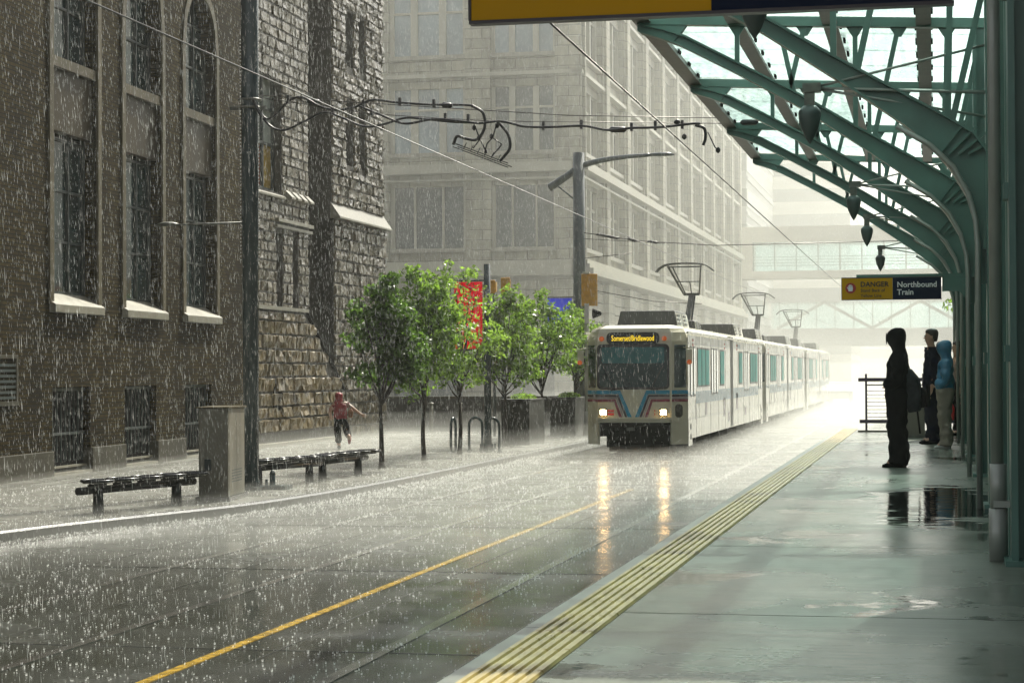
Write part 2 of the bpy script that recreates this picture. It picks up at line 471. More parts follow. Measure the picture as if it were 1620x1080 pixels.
M['alu'] = mk('weathered_aluminium_channel', (0.12, 0.125, 0.105), 0.45, metal=0.3, var=0.4, scale=9)
M['pipe'] = mk('brushed_steel_pipe', (0.30, 0.32, 0.29), 0.32, metal=0.25, var=0.08, scale=6)
M['cable'] = mk('black_rubber_cable', (0.012, 0.012, 0.014), 0.35, var=0)
M['wire'] = mk('steel_wire', (0.16, 0.16, 0.16), 0.45, metal=0.6, var=0)
M['wired'] = mk('dark_copper_wire', (0.05, 0.045, 0.04), 0.3, metal=0.6, var=0)
M['polem'] = mk('blue_grey_pole_paint', (0.042, 0.062, 0.066), 0.25, var=0.35, scale=5, streak=True)
M['polef'] = mk('grey_pole_paint', (0.10, 0.12, 0.125), 0.35, var=0.3, scale=4, streak=True)
M['conc'] = mk('pale_cabinet_concrete', (0.15, 0.14, 0.105), 0.4, var=0.25, scale=3, bump=0.002, streak=True)
M['kerb'] = mk('granite_kerb', (0.055, 0.054, 0.048), 0.25, var=0.25, scale=5, bump=0.004, bscale=30)
M['road'] = wetground('wet_road_concrete', (0.030, 0.032, 0.026), 0.35, 0.07, 0.28, 0.55, 0.0022, 26)
M['walk'] = wetground('wet_pavement', (0.13, 0.128, 0.112), 0.3, 0.14, 0.34, 0.8, 0.002, 24, tiles=(1.5, 1.5, 0.012))
M['plat'] = wetground('wet_platform_concrete', (0.130, 0.150, 0.122), 0.20, 0.19, 0.34, 0.5, 0.0009, 14, puddle=(0.05, 18.4, 0.62, 2.9))
M['platd'] = mk('platform_joint', (0.03, 0.032, 0.03), 0.5, var=0)
M['coping'] = mk('platform_coping', (0.13, 0.15, 0.13), 0.3, var=0.2, scale=6)
M['tactile'] = mk('yellow_tactile_tile', (0.42, 0.335, 0.125), 0.3, var=0.22, scale=5, coat=0.3)
M['yline'] = mk('yellow_road_paint', (0.34, 0.21, 0.02), 0.22, var=0.45, scale=9)
M['rail'] = mk('steel_rail', (0.35, 0.34, 0.32), 0.16, metal=0.9, var=0.3, scale=8)
M['bench'] = mk('black_bench_metal', (0.022, 0.023, 0.024), 0.22, var=0.3, scale=6)
M['bark'] = mk('wet_bark', (0.030, 0.022, 0.016), 0.4, var=0.4, scale=14, bump=0.004, bscale=40)
M['leafd'] = leafmat('dark_green_leaf', (0.070, 0.135, 0.030))
M['leafm'] = leafmat('green_leaf', (0.150, 0.250, 0.052))
M['leafl'] = leafmat('yellow_green_leaf', (0.175, 0.285, 0.062))
M['cream'] = mk('cream_tram_paint', (0.60, 0.575, 0.42), 0.2, var=0.13, scale=1.5, coat=0.4, streak=True)
M['white'] = mk('white_tram_paint', (0.60, 0.585, 0.49), 0.25, var=0.2, scale=2.2, coat=0.4, streak=True)
M['trub'] = mk('black_rubber_gasket', (0.015, 0.016, 0.016), 0.3, var=0.2)
M['tglass'] = mk('tram_windscreen_glass', (0.022, 0.05, 0.052), 0.05, var=0.3, scale=2, spec=0.8, coat=1.0)
M['tteal'] = mk('tram_teal_blind', (0.03, 0.17, 0.18), 0.1, var=0.15, scale=3, coat=1.0)
M['twin'] = mk('tram_teal_window', (0.06, 0.42, 0.37), 0.35, var=0.1, scale=2, spec=0.15)
M['teal'] = mk('teal_stripe_paint', (0.015, 0.27, 0.44), 0.25, var=0.1)
M['sdark'] = mk('dark_stripe_paint', (0.030, 0.020, 0.030), 0.25, var=0.1)
M['maroon'] = mk('maroon_stripe_paint', (0.20, 0.020, 0.045), 0.25, var=0.1)
M['lilac'] = mk('pale_stripe_paint', (0.33, 0.29, 0.31), 0.25, var=0.1)
M['bluband'] = mk('grey_blue_band', (0.25, 0.34, 0.38), 0.25, var=0.15)
M['under'] = mk('black_undercarriage', (0.010, 0.0095, 0.009), 0.7, spec=0.05, var=0.4, scale=8)
M['ac'] = mk('grey_roof_unit', (0.075, 0.078, 0.072), 0.4, var=0.2, scale=3)
M['redlamp'] = mk('red_lamp_lens', (0.35, 0.012, 0.01), 0.15, var=0, emit=(1, 0.05, 0.02), estr=0.06)
M['amber'] = mk('amber_lamp_lens', (0.6, 0.12, 0.01), 0.15, var=0, emit=(1, 0.18, 0.03), estr=0.12)
M['head'] = mk('headlight_glow', (1, 0.95, 0.8), 0.2, var=0, emit=(1.0, 0.60, 0.24), estr=65)
M['led'] = mk('yellow_led_text', (0.9, 0.7, 0.0), 0.4, var=0, emit=(1.0, 0.66, 0.02), estr=0.75)
M['ledbox'] = mk('black_display', (0.012, 0.014, 0.014), 0.2, var=0)
M['signy'] = mk('amber_sign_face', (0.55, 0.29, 0.008), 0.7, var=0.05, scale=2, spec=0.08)
M['signn'] = mk('navy_sign_face', (0.008, 0.014, 0.035), 0.7, var=0.05, spec=0.08)
M['signw'] = mk('white_sign_lettering', (0.75, 0.75, 0.75), 0.4, var=0)
M['signb'] = mk('black_sign_lettering', (0.03, 0.02, 0.01), 0.4, var=0)
M['signr'] = mk('red_sign_disc', (0.38, 0.02, 0.015), 0.4, var=0)
M['signe'] = mk('dark_sign_edge', (0.03, 0.02, 0.025), 0.4, var=0)
M['sigy'] = mk('amber_signal_housing', (0.60, 0.31, 0.03), 0.35, var=0.15, scale=8)
M['lampbody'] = mk('grey_green_lamp_casing', (0.055, 0.08, 0.075), 0.3, var=0.2, scale=8)
M['railp'] = mk('dark_violet_railing_paint', (0.05, 0.035, 0.06), 0.3, var=0.1)
M['planter'] = mk('dark_planter_concrete', (0.030, 0.028, 0.024), 0.35, var=0.35, scale=4, streak=True)
M['skin'] = mk('skin', (0.42, 0.24, 0.16), 0.45, var=0.08)
M['hair'] = mk('dark_hair', (0.025, 0.016, 0.012), 0.5, var=0.2, scale=40, bump=0.004, bscale=120)
M['blk'] = mk('black_cotton', (0.006, 0.006, 0.007), 0.9, spec=0.05, var=0.3, scale=8, bump=0.012, bscale=9)
M['navy'] = mk('navy_cloth', (0.006, 0.007, 0.016), 0.9, spec=0.05, var=0.3, scale=8, bump=0.010, bscale=9)
M['blue'] = mk('blue_rain_jacket', (0.035, 0.16, 0.27), 0.38, var=0.25, scale=7, bump=0.012, bscale=12)
M['khaki'] = mk('khaki_trousers', (0.23, 0.20, 0.155), 0.7, var=0.2, scale=6, bump=0.012, bscale=8)
M['pack'] = mk('grey_rucksack_fabric', (0.024, 0.026, 0.030), 0.8, var=0.5, scale=12, spec=0.2)
M['shoew'] = mk('off_white_shoe', (0.45, 0.45, 0.42), 0.5, var=0.1)
M['red'] = mk('red_cloth', (0.26, 0.010, 0.016), 0.55, var=0.25, scale=9, bump=0.008, bscale=14)
M['redb'] = mk('red_bag', (0.65, 0.03, 0.03), 0.45, var=0.1)
M['plaid'] = mk('grey_brown_shirt', (0.16, 0.12, 0.10), 0.7, var=0.5, scale=14)
M['carm'] = mk('silver_grey_car_paint', (0.30, 0.33, 0.34), 0.2, metal=0.4, var=0.05, coat=0.6)
M['tyre'] = mk('black_tyre', (0.02, 0.02, 0.02), 0.6, var=0)
M['water'] = None
_w, _nt, _b, _N, _L = newmat('falling_water')
_b.inputs['Base Color'].default_value = (0.92, 0.94, 0.93, 1); _b.inputs['Roughness'].default_value = 0.12
_tl = _N.new('ShaderNodeBsdfTranslucent'); _tl.inputs[0].default_value = (0.95, 0.96, 0.94, 1)
_tp = _N.new('ShaderNodeBsdfTransparent')
_mx = _N.new('ShaderNodeMixShader'); _mx.inputs[0].default_value = 0.65
_L.new(_b.outputs[0], _mx.inputs[1]); _L.new(_tl.outputs[0], _mx.inputs[2])
_m3 = _N.new('ShaderNodeMixShader'); _m3.inputs[0].default_value = 0.55
_L.new(_tp.outputs[0], _m3.inputs[1]); _L.new(_mx.outputs[0], _m3.inputs[2]); _L.new(_m3.outputs[0], _N['Material Output'].inputs[0])
M['water'] = _w

# ================================================================== SETTING
# --- ground sheets
def sheet(name, pts, z, m, label=None):
    return MB().add([(x, y, z) for x, y in pts], [tuple(range(len(pts)))]).build(name, m, kind='structure', label=label)
sheet('ground', [(-320, -60), (320, -60), (320, 640), (-320, 640)], -0.03, M['road'])
sheet('road', [(-60, -20), (-1.95, -20), (-1.95, 46), (12, 60), (12, 420), (-60, 420)], 0.0, M['road'])
KERB = [(-14.6, 8), (-12.9, 17), (-11.80, 23.7), (-11.33, 25.9), (-10.95, 27.3), (-10.42, 29.5), (-10.12, 32.5), (-10.0, 36), (-9.97, 44), (-9.96, 69.5)]
def fine(pl, n=6):
    # Catmull-Rom through the points
    out = []
    P = [Vector((2 * pl[0][0] - pl[1][0], 2 * pl[0][1] - pl[1][1]))] + [Vector(p) for p in pl] + [Vector((2 * pl[-1][0] - pl[-2][0], 2 * pl[-1][1] - pl[-2][1]))]
    for i in range(1, len(P) - 2):
        for k in range(n):
            t = k / n
            a, b, c, d = P[i - 1], P[i], P[i + 1], P[i + 2]
            out.append(0.5 * ((2 * b) + (c - a) * t + (2 * a - 5 * b + 4 * c - d) * t * t + (3 * b - a - 3 * c + d) * t ** 3))
    out.append(P[-2])
    return [(p.x, p.y) for p in out]
KF = fine(KERB)
sw = MB()
for i in range(len(KF) - 1):
    a, b = KF[i], KF[i + 1]
    sw.add([(a[0] - 0.14, a[1], 0.13), (b[0] - 0.14, b[1], 0.13), (-70, b[1], 0.13), (-70, a[1], 0.13)], [(0, 1, 2, 3)])
sw.build('sidewalk', M['walk'], kind='structure')
kb = MB()
prof = [(0.0, -0.02), (0.0, 0.105), (-0.03, 0.135), (-0.15, 0.135), (-0.15, 0.0)]
rings = []
for i, p in enumerate(KF):
    a = Vector(KF[max(0, i - 1)]); b = Vector(KF[min(len(KF) - 1, i + 1)]); d = (b - a).normalized(); nrm = Vector((d.y, -d.x))
    rings.append([(p[0] + nrm.x * u, p[1] + nrm.y * u, v) for u, v in prof])
kb.loft(rings)
kb.build('kerb', M['kerb'], kind='structure')
# beyond the cross street
MB().box(-70, -9.96, 100, 400, 0.0, 0.13).build('far_sidewalk', M['walk'], kind='structure')
# gutter strip, rails, yellow line
gs = MB()
for i in range(len(KF) - 1):
    a, b = KF[i], KF[i + 1]
    gs.add([(a[0] + 0.02, a[1], 0.004), (a[0] + 0.34, a[1], 0.004), (b[0] + 0.34, b[1], 0.004), (b[0] + 0.02, b[1], 0.004)], [(0, 1, 2, 3)])
gs.build('gutter', M['kerb'], kind='structure')
for x in (-2.72, -4.15, -6.66, -8.30):
    rl = MB()
    rl.box(x - 0.036, x + 0.036, 2, 400, -0.01, 0.008)
    rl.box(x - 0.085, x - 0.044, 2, 400, -0.01, 0.0025)
    rl.build('rail_track', M['rail'], kind='structure')
MB().box(-5.455, -5.365, 2, 36, -0.01, 0.005).build('yellow_line', M['yline'], kind='structure')
jt = MB()
for k in range(14):
    y = 8.7 + 6.1 * k
    jt.box(-9.6, -1.95, y - 0.008, y + 0.008, -0.01, 0.0035)
for x in (-9.35, -7.48, -5.0, -3.4):
    jt.box(x - 0.006, x + 0.006, 2, 90, -0.01, 0.0032)
jt.build('road_joints', M['kerb'], kind='structure')
# --- platform
pf = MB()
ys = [-6 + 0.0] + [9.85 + 3.85 * k for k in range(-4, 9)]
ys = sorted(y for y in ys if y < 41)
ys.append(41.3)
for a, b in zip(ys[:-1], ys[1:]):
    pf.box(-1.525, 3.0, a + 0.011, b - 0.011, 0.86, 0.95)
pf.build('platform', M['plat'], kind='structure')
MB().box(-1.84, 3.0, -6, 41.3, 0.0, 0.935).build('platform_base', M['platd'], kind='structure')
cp = MB()
yy = -6
while yy < 41.2:
    cp.box(-1.90, -1.815, yy + 0.004, min(yy + 1.9, 41.3), 0.0, 0.95); yy += 1.9
cp.build('platform_edge', M['coping'], kind='structure', bevel=0.008)
tc = MB()
yy = -6
while yy < 41.2:
    y1 = min(yy + 0.6, 41.3)
    tc.box(-1.812, -1.528, yy + 0.002, y1 - 0.002, 0.936, 0.954)
    for k in range(6):
        x = -1.792 + k * 0.0493
        pr = [(x - 0.016, 0.954), (x - 0.010, 0.964), (x + 0.010, 0.964), (x + 0.016, 0.954)]
        tc.prism(pr, 'y', yy + 0.006, y1 - 0.006)
    yy += 0.6
tc.build('tactile_strip', M['tactile'], kind='structure', label='yellow ribbed tactile warning strip along the platform edge')
# ramp beyond the platform
MB().add([(-1.9, 41.3, 0.9), (3, 41.3, 0.9), (3, 52, 0.01), (-1.9, 52, 0.01)], [(0, 1, 2, 3)]).build('platform_ramp', M['walk'], kind='structure')

# ================================================================== BRICK CHURCH
WD = Vector((-0.042, 1, 0)).normalized(); WN = Vector((1, 0.042, 0)).normalized()
WO = Vector((-16.67, 33.6, 0)) - WD * 33.6      # s is close to world Y
def wp(s, d, z):
    p = WO + WD * s + WN * d
    return (p.x, p.y, z)
def wbox(mb, s0, s1, z0, z1, d0, d1):
    vs = [wp(s0, d0, z0), wp(s1, d0, z0), wp(s1, d1, z0), wp(s0, d1, z0), wp(s0, d0, z1), wp(s1, d0, z1), wp(s1, d1, z1), wp(s0, d1, z1)]
    mb.add(vs, [(3, 2, 1, 0), (4, 5, 6, 7), (0, 1, 5, 4), (1, 2, 6, 5), (2, 3, 7, 6), (3, 0, 4, 7)])
S0, S1, TOP = 14.0, 48.4, 16.5
church = empty('brick_church', (-20, 31, 0.1), label='dark brown brick church wall with tall arched windows, nearest building on the left', cat='building')
WINS = [(28.2, 30.45), (32.15, 34.4)] if False else []
bays = [36.05 + 3.93 * k for k in range(3)]
bays = [36.05 - 3.93 * k for k in range(1, 6) if k >= 2] + bays   # the bay nearest the frame edge is blank wall, as in the photo
bays.sort()
W_ = 2.33
def arch_z(t, z0=9.85, h=1.35):      # pointed-round arch, t in 0..1
    u = abs(2 * t - 1)
    return z0 + h * math.sqrt(max(0, 1 - u ** 2.2))
wl = MB()
s = S0
for b in bays:
    wbox(wl, s, b, 0.66, TOP, -1.2, 0)
    s = b + W_
wbox(wl, s, S1, 0.66, TOP, -1.2, 0)
for b in bays:
    # the basement opening, brick between it and the main window
    wbox(wl, b, b + W_, 1.9, 3.36, -1.2, 0)
    n = 14
    for k in range(n):
        t0, t1 = k / n, (k + 1) / n
        z = min(arch_z(t0), arch_z(t1))
        wbox(wl, b + W_ * t0, b + W_ * t1, z, TOP, -1.2, 0)
wl.build('wall', M['brick'], church)
# plinth with basement openings
s = S0
for b in bays + [None]:
    pl = MB(); wbox(pl, s, (b - 0.02) if b else S1, 0.1, 0.66, -1.2, 0.05); pl.build('plinth', M['plinth'], church, bevel=0.01)
    if b:
        s = b + 1.98
        pl2 = MB(); wbox(pl2, b + 1.98, b + W_, 0.66, 1.9, -1.2, -0.002); pl2.build('wall_pier', M['brick'], church)
bk = MB(); wbox(bk, S0, S1, 0.1, TOP, -1.6, -0.9); bk.build('inner_wall', M['black'], church)
MB().add([wp(S0, -1.5, TOP), wp(S1, -1.5, TOP), wp(S1, -14, TOP + 7), wp(S0, -14, TOP + 7), wp(S1, -28, TOP), wp(S0, -28, TOP), wp(S0, 0.2, TOP - 0.05), wp(S1, 0.2, TOP - 0.05)],
         [(0, 1, 2, 3), (3, 2, 4, 5), (6, 7, 1, 0)]).build('roof', M['joint'], church)
for b in bays:
    # stone surround: strips, arch ring
    md = MB()
    wbox(md, b - 0.20, b, 3.52, 9.85, -0.1, 0.045)
    wbox(md, b + W_, b + W_ + 0.19, 3.52, 9.85, -0.1, 0.045)
    ring = []
    for side in (0, 1):
        pass
    n = 16
    inn = [(b + W_ * k / n, arch_z(k / n)) for k in range(n + 1)]
    out = [(b - 0.20 + (W_ + 0.39) * k / n, arch_z(k / n, 9.85, 1.58)) for k in range(n + 1)]
    for k in range(n):
        q = [inn[k], inn[k + 1], out[k + 1], out[k]]
        vs = [wp(u, 0.045, v) for u, v in q] + [wp(u, -0.05, v) for u, v in q]
        md.add(vs, [(0, 1, 2, 3), (7, 6, 5, 4), (0, 4, 5, 1), (1, 5, 6, 2), (2, 6, 7, 3), (3, 7, 4, 0)])
    md.build('stone_surround', M['mould'], church)

for b in bays:
    # spandrel panel between the two windows
    sp = MB(); wbox(sp, b, b + W_, 6.96, 8.2, -0.5, -0.10)
    sp.build('spandrel', M['sand'], church)
    usl = MB()
    vs = [wp(b, -0.28, 8.2), wp(b + W_, -0.28, 8.2), wp(b + W_, 0.0, 8.2), wp(b, 0.0, 8.2), wp(b, -0.28, 8.50), wp(b + W_, -0.28, 8.50), wp(b + W_, 0.0, 8.40), wp(b, 0.0, 8.40)]
    usl.add(vs, [(3, 2, 1, 0), (4, 5, 6, 7), (0, 1, 5, 4), (1, 2, 6, 5), (2, 3, 7, 6), (3, 0, 4, 7)])
    usl.build('upper_sill', M['mould'], church)
    sl = MB()
    a, c = b - 0.13, b + W_ + 0.14
    vs = [wp(a, -0.3, 3.36), wp(c, -0.3, 3.36), wp(c, 0.13, 3.36), wp(a, 0.13, 3.36), wp(a, -0.3, 3.78), wp(c, -0.3, 3.78), wp(c, 0.13, 3.52), wp(a, 0.13, 3.52)]
    sl.add(vs, [(3, 2, 1, 0), (4, 5, 6, 7), (0, 1, 5, 4), (1, 2, 6, 5), (2, 3, 7, 6), (3, 0, 4, 7)])
    sl.build('window_sill', M['sill'], church, bevel=0.012)
    for z0, z1, up in ((3.76, 6.96, False), (8.46, 11.3, True)):
        g = MB(); wbox(g, b + 0.72, b + W_, z0, z1, -0.42, -0.31)
        wo = g.build('window', M['glassd'], church)
        g2 = MB(); wbox(g2, b, b + 0.70, z0, z1, -0.42, -0.30)
        g2.build('pane', M['glassl'], wo)
        fr = MB()
        for x in (b, b + 0.68, b + 1.42, b + W_ - 0.07):
            wbox(fr, x, x + 0.06, z0, z1, -0.30, -0.25)
        zz = z0
        while zz < z1:
            wbox(fr, b, b + W_, zz, zz + 0.045, -0.30, -0.262); zz += 1.02
        fr.build('frame', M['winfr'], wo)
    # basement window: black, with a ledge and bars
    g = MB(); wbox(g, b - 0.02, b + 1.98, 0.3, 1.9, -0.5, -0.16)
    wo = g.build('basement_window', M['black'], church)
    g = MB()
    for k in range(9): wbox(g, b + 0.08 + k * 0.22, b + 0.10 + k * 0.22, 0.42, 1.86, -0.15, -0.12)
    wbox(g, b, b + 1.96, 0.95, 1.0, -0.16, -0.11)
    wbox(g, b, b + 1.96, 1.82, 1.88, -0.16, -0.11)
    g.build('grille', M['winfr'], wo)
    g = MB(); wbox(g, b - 0.02, b + 1.98, 0.1, 0.22, -0.3, 0.04); wbox(g, b - 0.02, b + 1.98, 0.30, 0.34, -0.3, -0.08); g.build('basement_sill', M['sill'], wo)
# low step along the wall
g = MB(); wbox(g, S0, S1 - 1, 0.1, 0.17, 0.0, 0.55); wbox(g, S0, S1 - 1, 0.1, 0.145, 0.55, 1.0); g.build('base_step', M['walk'], church)
# small louvred vent at the left
vt = MB()
wbox(vt, 33.45, 34.35, 1.58, 1.66, 0, 0.06)
wbox(vt, 33.45, 33.53, 1.66, 2.45, 0, 0.04); wbox(vt, 34.27, 34.35, 1.66, 2.45, 0, 0.04); wbox(vt, 33.45, 34.35, 2.45, 2.52, 0, 0.04)
vo = vt.build('vent', M['plinth'], church)
vt = MB()
for k in range(7): wbox(vt, 33.53, 34.27, 1.70 + k * 0.1, 1.75 + k * 0.1, 0.0, 0.03)
vt.build('louvre', M['winfr'], vo)

# ================================================================== STONE CHURCH
def rustic(mb, X, y0, y1, z0, z1, ch=0.30, lmin=0.42, lmax=0.85, dep=0.07, holes=(), inside=None, seed=1):
    """rock-faced ashlar: every block a real bulge with its own size"""
    r_ = random.Random(seed)
    z = z0
    while z < z1 - 0.05:
        h = min(ch * r_.uniform(0.8, 1.15), z1 - z)
        y = y0 - r_.uniform(0, 0.3)
        while y < y1:
            l = r_.uniform(lmin, lmax)
            a, b = max(y, y0), min(y + l, y1)
            y += l
            if b - a < 0.12: continue
            if any(a < hy1 and b > hy0 and z < hz1 and z + h > hz0 for hy0, hy1, hz0, hz1 in holes):
                # clip against the hole sideways
                for hy0, hy1, hz0, hz1 in holes:
                    if z < hz1 and z + h > hz0 and a < hy1 and b > hy0:
                        if a < hy0 - 0.12: b = hy0
                        elif b > hy1 + 0.12: a = hy1
                        else: a = b
                if b - a < 0.12: continue
            if inside and not inside((a + b) / 2, z + h / 2): continue
            g = 0.012
            o = [(a + g, z + g), (b - g, z + g), (b - g, z + h - g), (a + g, z + h - g)]
            cxx, czz = (a + b) / 2, z + h / 2
            nu, nv = max(3, int((b - a) / 0.14) + 1), 4
            base = dep * r_.uniform(0.35, 1.0)
            tilt = r_.uniform(-0.4, 0.4) * dep
            vs, fs = [], []
            for iv in range(nv + 1):
                for iu in range(nu + 1):
                    u, v = a + g + (b - a - 2 * g) * iu / nu, z + g + (h - 2 * g) * iv / nv
                    edge = iu in (0, nu) or iv in (0, nv)
                    xx = X - 0.02 if edge else X + base + tilt * (2 * iv / nv - 1) + r_.uniform(-0.35, 0.35) * dep
                    if not edge:
                        u += r_.uniform(-0.25, 0.25) * (b - a) / nu; v += r_.uniform(-0.2, 0.2) * h / nv
                        if iu == 1: u -= (b - a) / nu * 0.6
                        if iu == nu - 1: u += (b - a) / nu * 0.6
                        if iv == 1: v -= h / nv * 0.6
                        if iv == nv - 1: v += h / nv * 0.6
                    vs.append((xx, u, v))
            for iv in range(nv):
                for iu in range(nu):
                    p = iv * (nu + 1) + iu
                    fs += [(p, p + 1, p + nu + 2), (p, p + nu + 2, p + nu + 1)]
            mb.add(vs, fs)
        z += h
stone = empty('stone_church_tower', (-20, 58, 0.1), label='rough rock-faced stone church wall and tower behind the running person', cat='building')
XS = -18.45
H1 = [(51.1, 55.0, 7.35, 10.6), (54.5, 55.08, 3.95, 6.2), (56.0, 56.5, 3.95, 6.2)]
cb = MB()
# bay A core split round the openings
def yzboxes(mb, x0, x1, y0, y1, z0, z1, holes):
    ysn = sorted({y0, y1, *[h[0] for h in holes], *[h[1] for h in holes]})
    for a, b in zip(ysn[:-1], ysn[1:]):
        hs_ = sorted([(h[2], h[3]) for h in holes if h[0] < (a + b) / 2 < h[1]])
        z = z0
        for h0, h1 in hs_:
            if h0 > z: mb.box(x0, x1, a, b, z, h0)
            z = max(z, h1)
        if z < z1: mb.box(x0, x1, a, b, z, z1)
yzboxes(cb, -19.4, XS, 48.6, 57.5, 0.1, 17, H1)
TW = [(61.45, 62.3, 12.05, 13.85), (62.9, 63.65, 12.05, 13.85), (61.45, 62.3, 8.85, 10.95), (62.9, 63.65, 8.85, 10.95)]
yzboxes(cb, -19.4, XS, 59.9, 65.9, 0.1, 17, TW)
cb.box(-28, -19.4, 48.6, 65.9, 0.1, 17)
cb.box(-19.6, -19.2, 57.5, 59.9, 0.1, 17)
cb.build('wall', M['joint'], stone)
rs = MB()
rustic(rs, XS, 48.6, 57.5, 3.9, 17, holes=H1, seed=3, dep=0.045)
rustic(rs, -19.2, 57.5, 59.9, 0.1, 17, seed=5, dep=0.04)
rustic(rs, XS, 59.9, 65.9, 7.5, 17, holes=TW, seed=4, dep=0.085)
rustic(rs, XS + 0.06, 59.9, 65.9, 0.1, 7.0, seed=9, dep=0.085, ch=0.36)
rs.build('stone_facing', M['rock'], stone)
q = MB(); q.box(XS - 0.5, XS + 0.06, 59.9, 65.95, 0.1, 7.0); q.build('lower_wall', M['joint'], stone)
# the end face of the tower that looks down the street, and the near face of the bay
q = MB()
def weather(mb, y0, y1, z0, z1, x0, x1):
    mb.add([(x0, y0, z0), (x0, y1, z0), (x1, y1, z0), (x1, y0, z0), (x0, y0, z1), (x0, y1, z1), (x1, y1, z0 + 0.06), (x1, y0, z0 + 0.06)],
           [(0, 1, 2, 3), (7, 6, 5, 4), (0, 4, 5, 1), (1, 5, 6, 2), (2, 6, 7, 3), (3, 7, 4, 0)])
weather(q, 59.85, 66.0, 7.0, 7.52, XS - 0.02, XS + 0.30)
q.build('weathered_ledge', M['sill'], stone, bevel=0.01)
q = MB(); weather(q, 51.0, 55.1, 7.18, 7.42, XS - 0.25, XS + 0.12); q.build('window_sill', M['sill'], stone)
q = MB()
for k, y in enumerate((55.3, 55.9, 56.5, 57.1)):
    q = MB(); weather(q, y, y + 0.36, 7.22, 7.52, XS - 0.02, XS + 0.22); q.build('corbel', M['sill'], stone)
q = MB(); q.box(XS, XS + 0.16, 54.3, 57.6, 6.50, 6.60); q.box(XS, XS + 0.12, 54.3, 57.6, 6.34, 6.42)
q.build('string_course', M['sill'], stone)
# stained glass
gw = MB(); gw.box(XS - 0.35, XS - 0.3, 51.1, 55.0, 8.75, 10.6); go = gw.build('stained_window', mk('pale_leaded_glass', (0.34, 0.38, 0.34), 0.2, var=0.2, scale=2), stone)
def pane(y0, y1, z0, z1, m, nm): MB().box(XS - 0.35, XS - 0.3, y0, y1, z0, z1).build(nm, m, go)
pane(51.1, 52.0, 7.42, 8.74, mk('amber_stained_glass', (0.42, 0.28, 0.06), 0.25, var=0.3, scale=4), 'amber_pane')
pane(52.0, 54.0, 7.42, 8.74, mk('rose_stained_glass', (0.34, 0.14, 0.09), 0.25, var=0.3, scale=4), 'rose_pane')
pane(54.0, 55.0, 7.42, 8.74, mk('gold_stained_glass', (0.36, 0.25, 0.06), 0.25, var=0.3, scale=4), 'gold_pane')
fr = MB()
for y in (51.1, 52.0, 53.0, 54.0, 54.93): fr.box(XS - 0.3, XS - 0.22, y, y + 0.08, 7.42, 10.6)
for z in (7.4, 8.70, 9.7): fr.box(XS - 0.3, XS - 0.22, 51.1, 55.0, z, z + 0.07)
fr.build('frame', M['winfr'], go)
for h in H1[1:] + TW:
    MB().box(XS - 0.5, XS - 0.25, h[0], h[1], h[2], h[3]).build('slit_window', M['winfr'], stone)
# stair parapet in front, sloping down to the right
par = empty('stair_parapet', (-18.3, 54, 0.1), label='mossy rock-faced stone parapet sloping down beside the church steps', cat='wall')
PX = XS + 0.42
poly = [(48.7, 0.1), (58.75, 0.1), (59.62, 1.62), (55.85, 3.92), (48.7, 3.92)]
MB().prism(poly, 'x', XS + 0.05, PX).build('core', M['joint'], par)
def insp(y, z):
    if z > 3.8: return False
    if y > 55.8: return z < 3.92 - (y - 55.85) * 0.61 - 0.12 and y < 58.9
    return True
rs = MB(); rustic(rs, PX, 48.8, 59.4, 0.5, 3.88, ch=0.40, lmin=0.6, lmax=1.2, dep=0.09, inside=insp, seed=12)
rs.build('stone_facing', mk('mossy_rock_faced_stone', (0.125, 0.088, 0.030), 0.3, var=0.45, scale=1.3, bump=0.02, bscale=11), par)
q = MB(); q.box(XS + 0.02, PX + 0.12, 48.7, 55.9, 3.92, 4.02)
q.build('ledge', M['sill'], par)
q = MB(); q.bar((PX + 0.02, 55.85, 4.02), (PX + 0.02, 59.75, 1.62), 0.10, 0.07); q.build('sloping_bar', M['black'], par)  # dark bar following the parapet slope
q = MB(); q.box(PX, PX + 0.30, 48.7, 58.8, 0.1, 0.22); q.build('base_ledge', M['sill'], par)
q = MB(); q.box(PX, PX + 0.03, 52.95, 53.75, 1.0, 2.0); q.build('hatch', M['black'], par)

# ================================================================== TAN DEPARTMENT STORE
tan = empty('department_store', (-29, 150, 0.1), label='large tan masonry department store with tall pilasters, fading into the rain behind the tram', cat='building')
XT, YT, YE, TT = -18.5, 105.8, 196.0, 29.0
rows = [(8.95, 12.35), (14.2, 17.75), (19.55, 23.1), (24.6, 27.6)]
core = MB(); core.box(-75, XT - 0.75, YT + 0.75, YE, 0.1, TT); core.build('core', M['tan2'], tan)
fp = MB(); fs_ = MB()
ypil = [106.0 + 8.17 * k for k in range(12)]
for i, y in enumerate(ypil):
    w0 = 0.95 if i else 0.0
    fp.box(XT - 0.9, XT + 0.0, max(YT, y - w0), y + 0.95, 8.2, TT - 1.0)
    fp.box(XT - 0.9, XT + 0.28, max(YT, y - w0 - 0.15), y + 1.1, 0.1, 7.2)
    fp.box(XT, XT + 0.14, max(YT + 0.02, y - w0 + 0.35), y + 0.6, 8.3, TT - 1.2)
xpil = [-18.5 - 5.75 * k for k in range(9)]
for i, x in enumerate(xpil):
    fp.box(x - 0.70 - (0.75 if i == 0 else 0), x + (0.0 if i == 0 else 0.70), YT - (0.0 if i else 0.004), YT + 0.9, 8.2, TT - 1.0)
    fp.box(x - 0.85 - (0.65 if i == 0 else 0), x + (0.0 if i == 0 else 0.85), YT - 0.28, YT + 0.9, 0.1, 7.2)
fp.build('pilaster', M['tan'], tan)
zsp = [8.2] + [v for r_ in rows for v in r_] + [TT - 1.0]
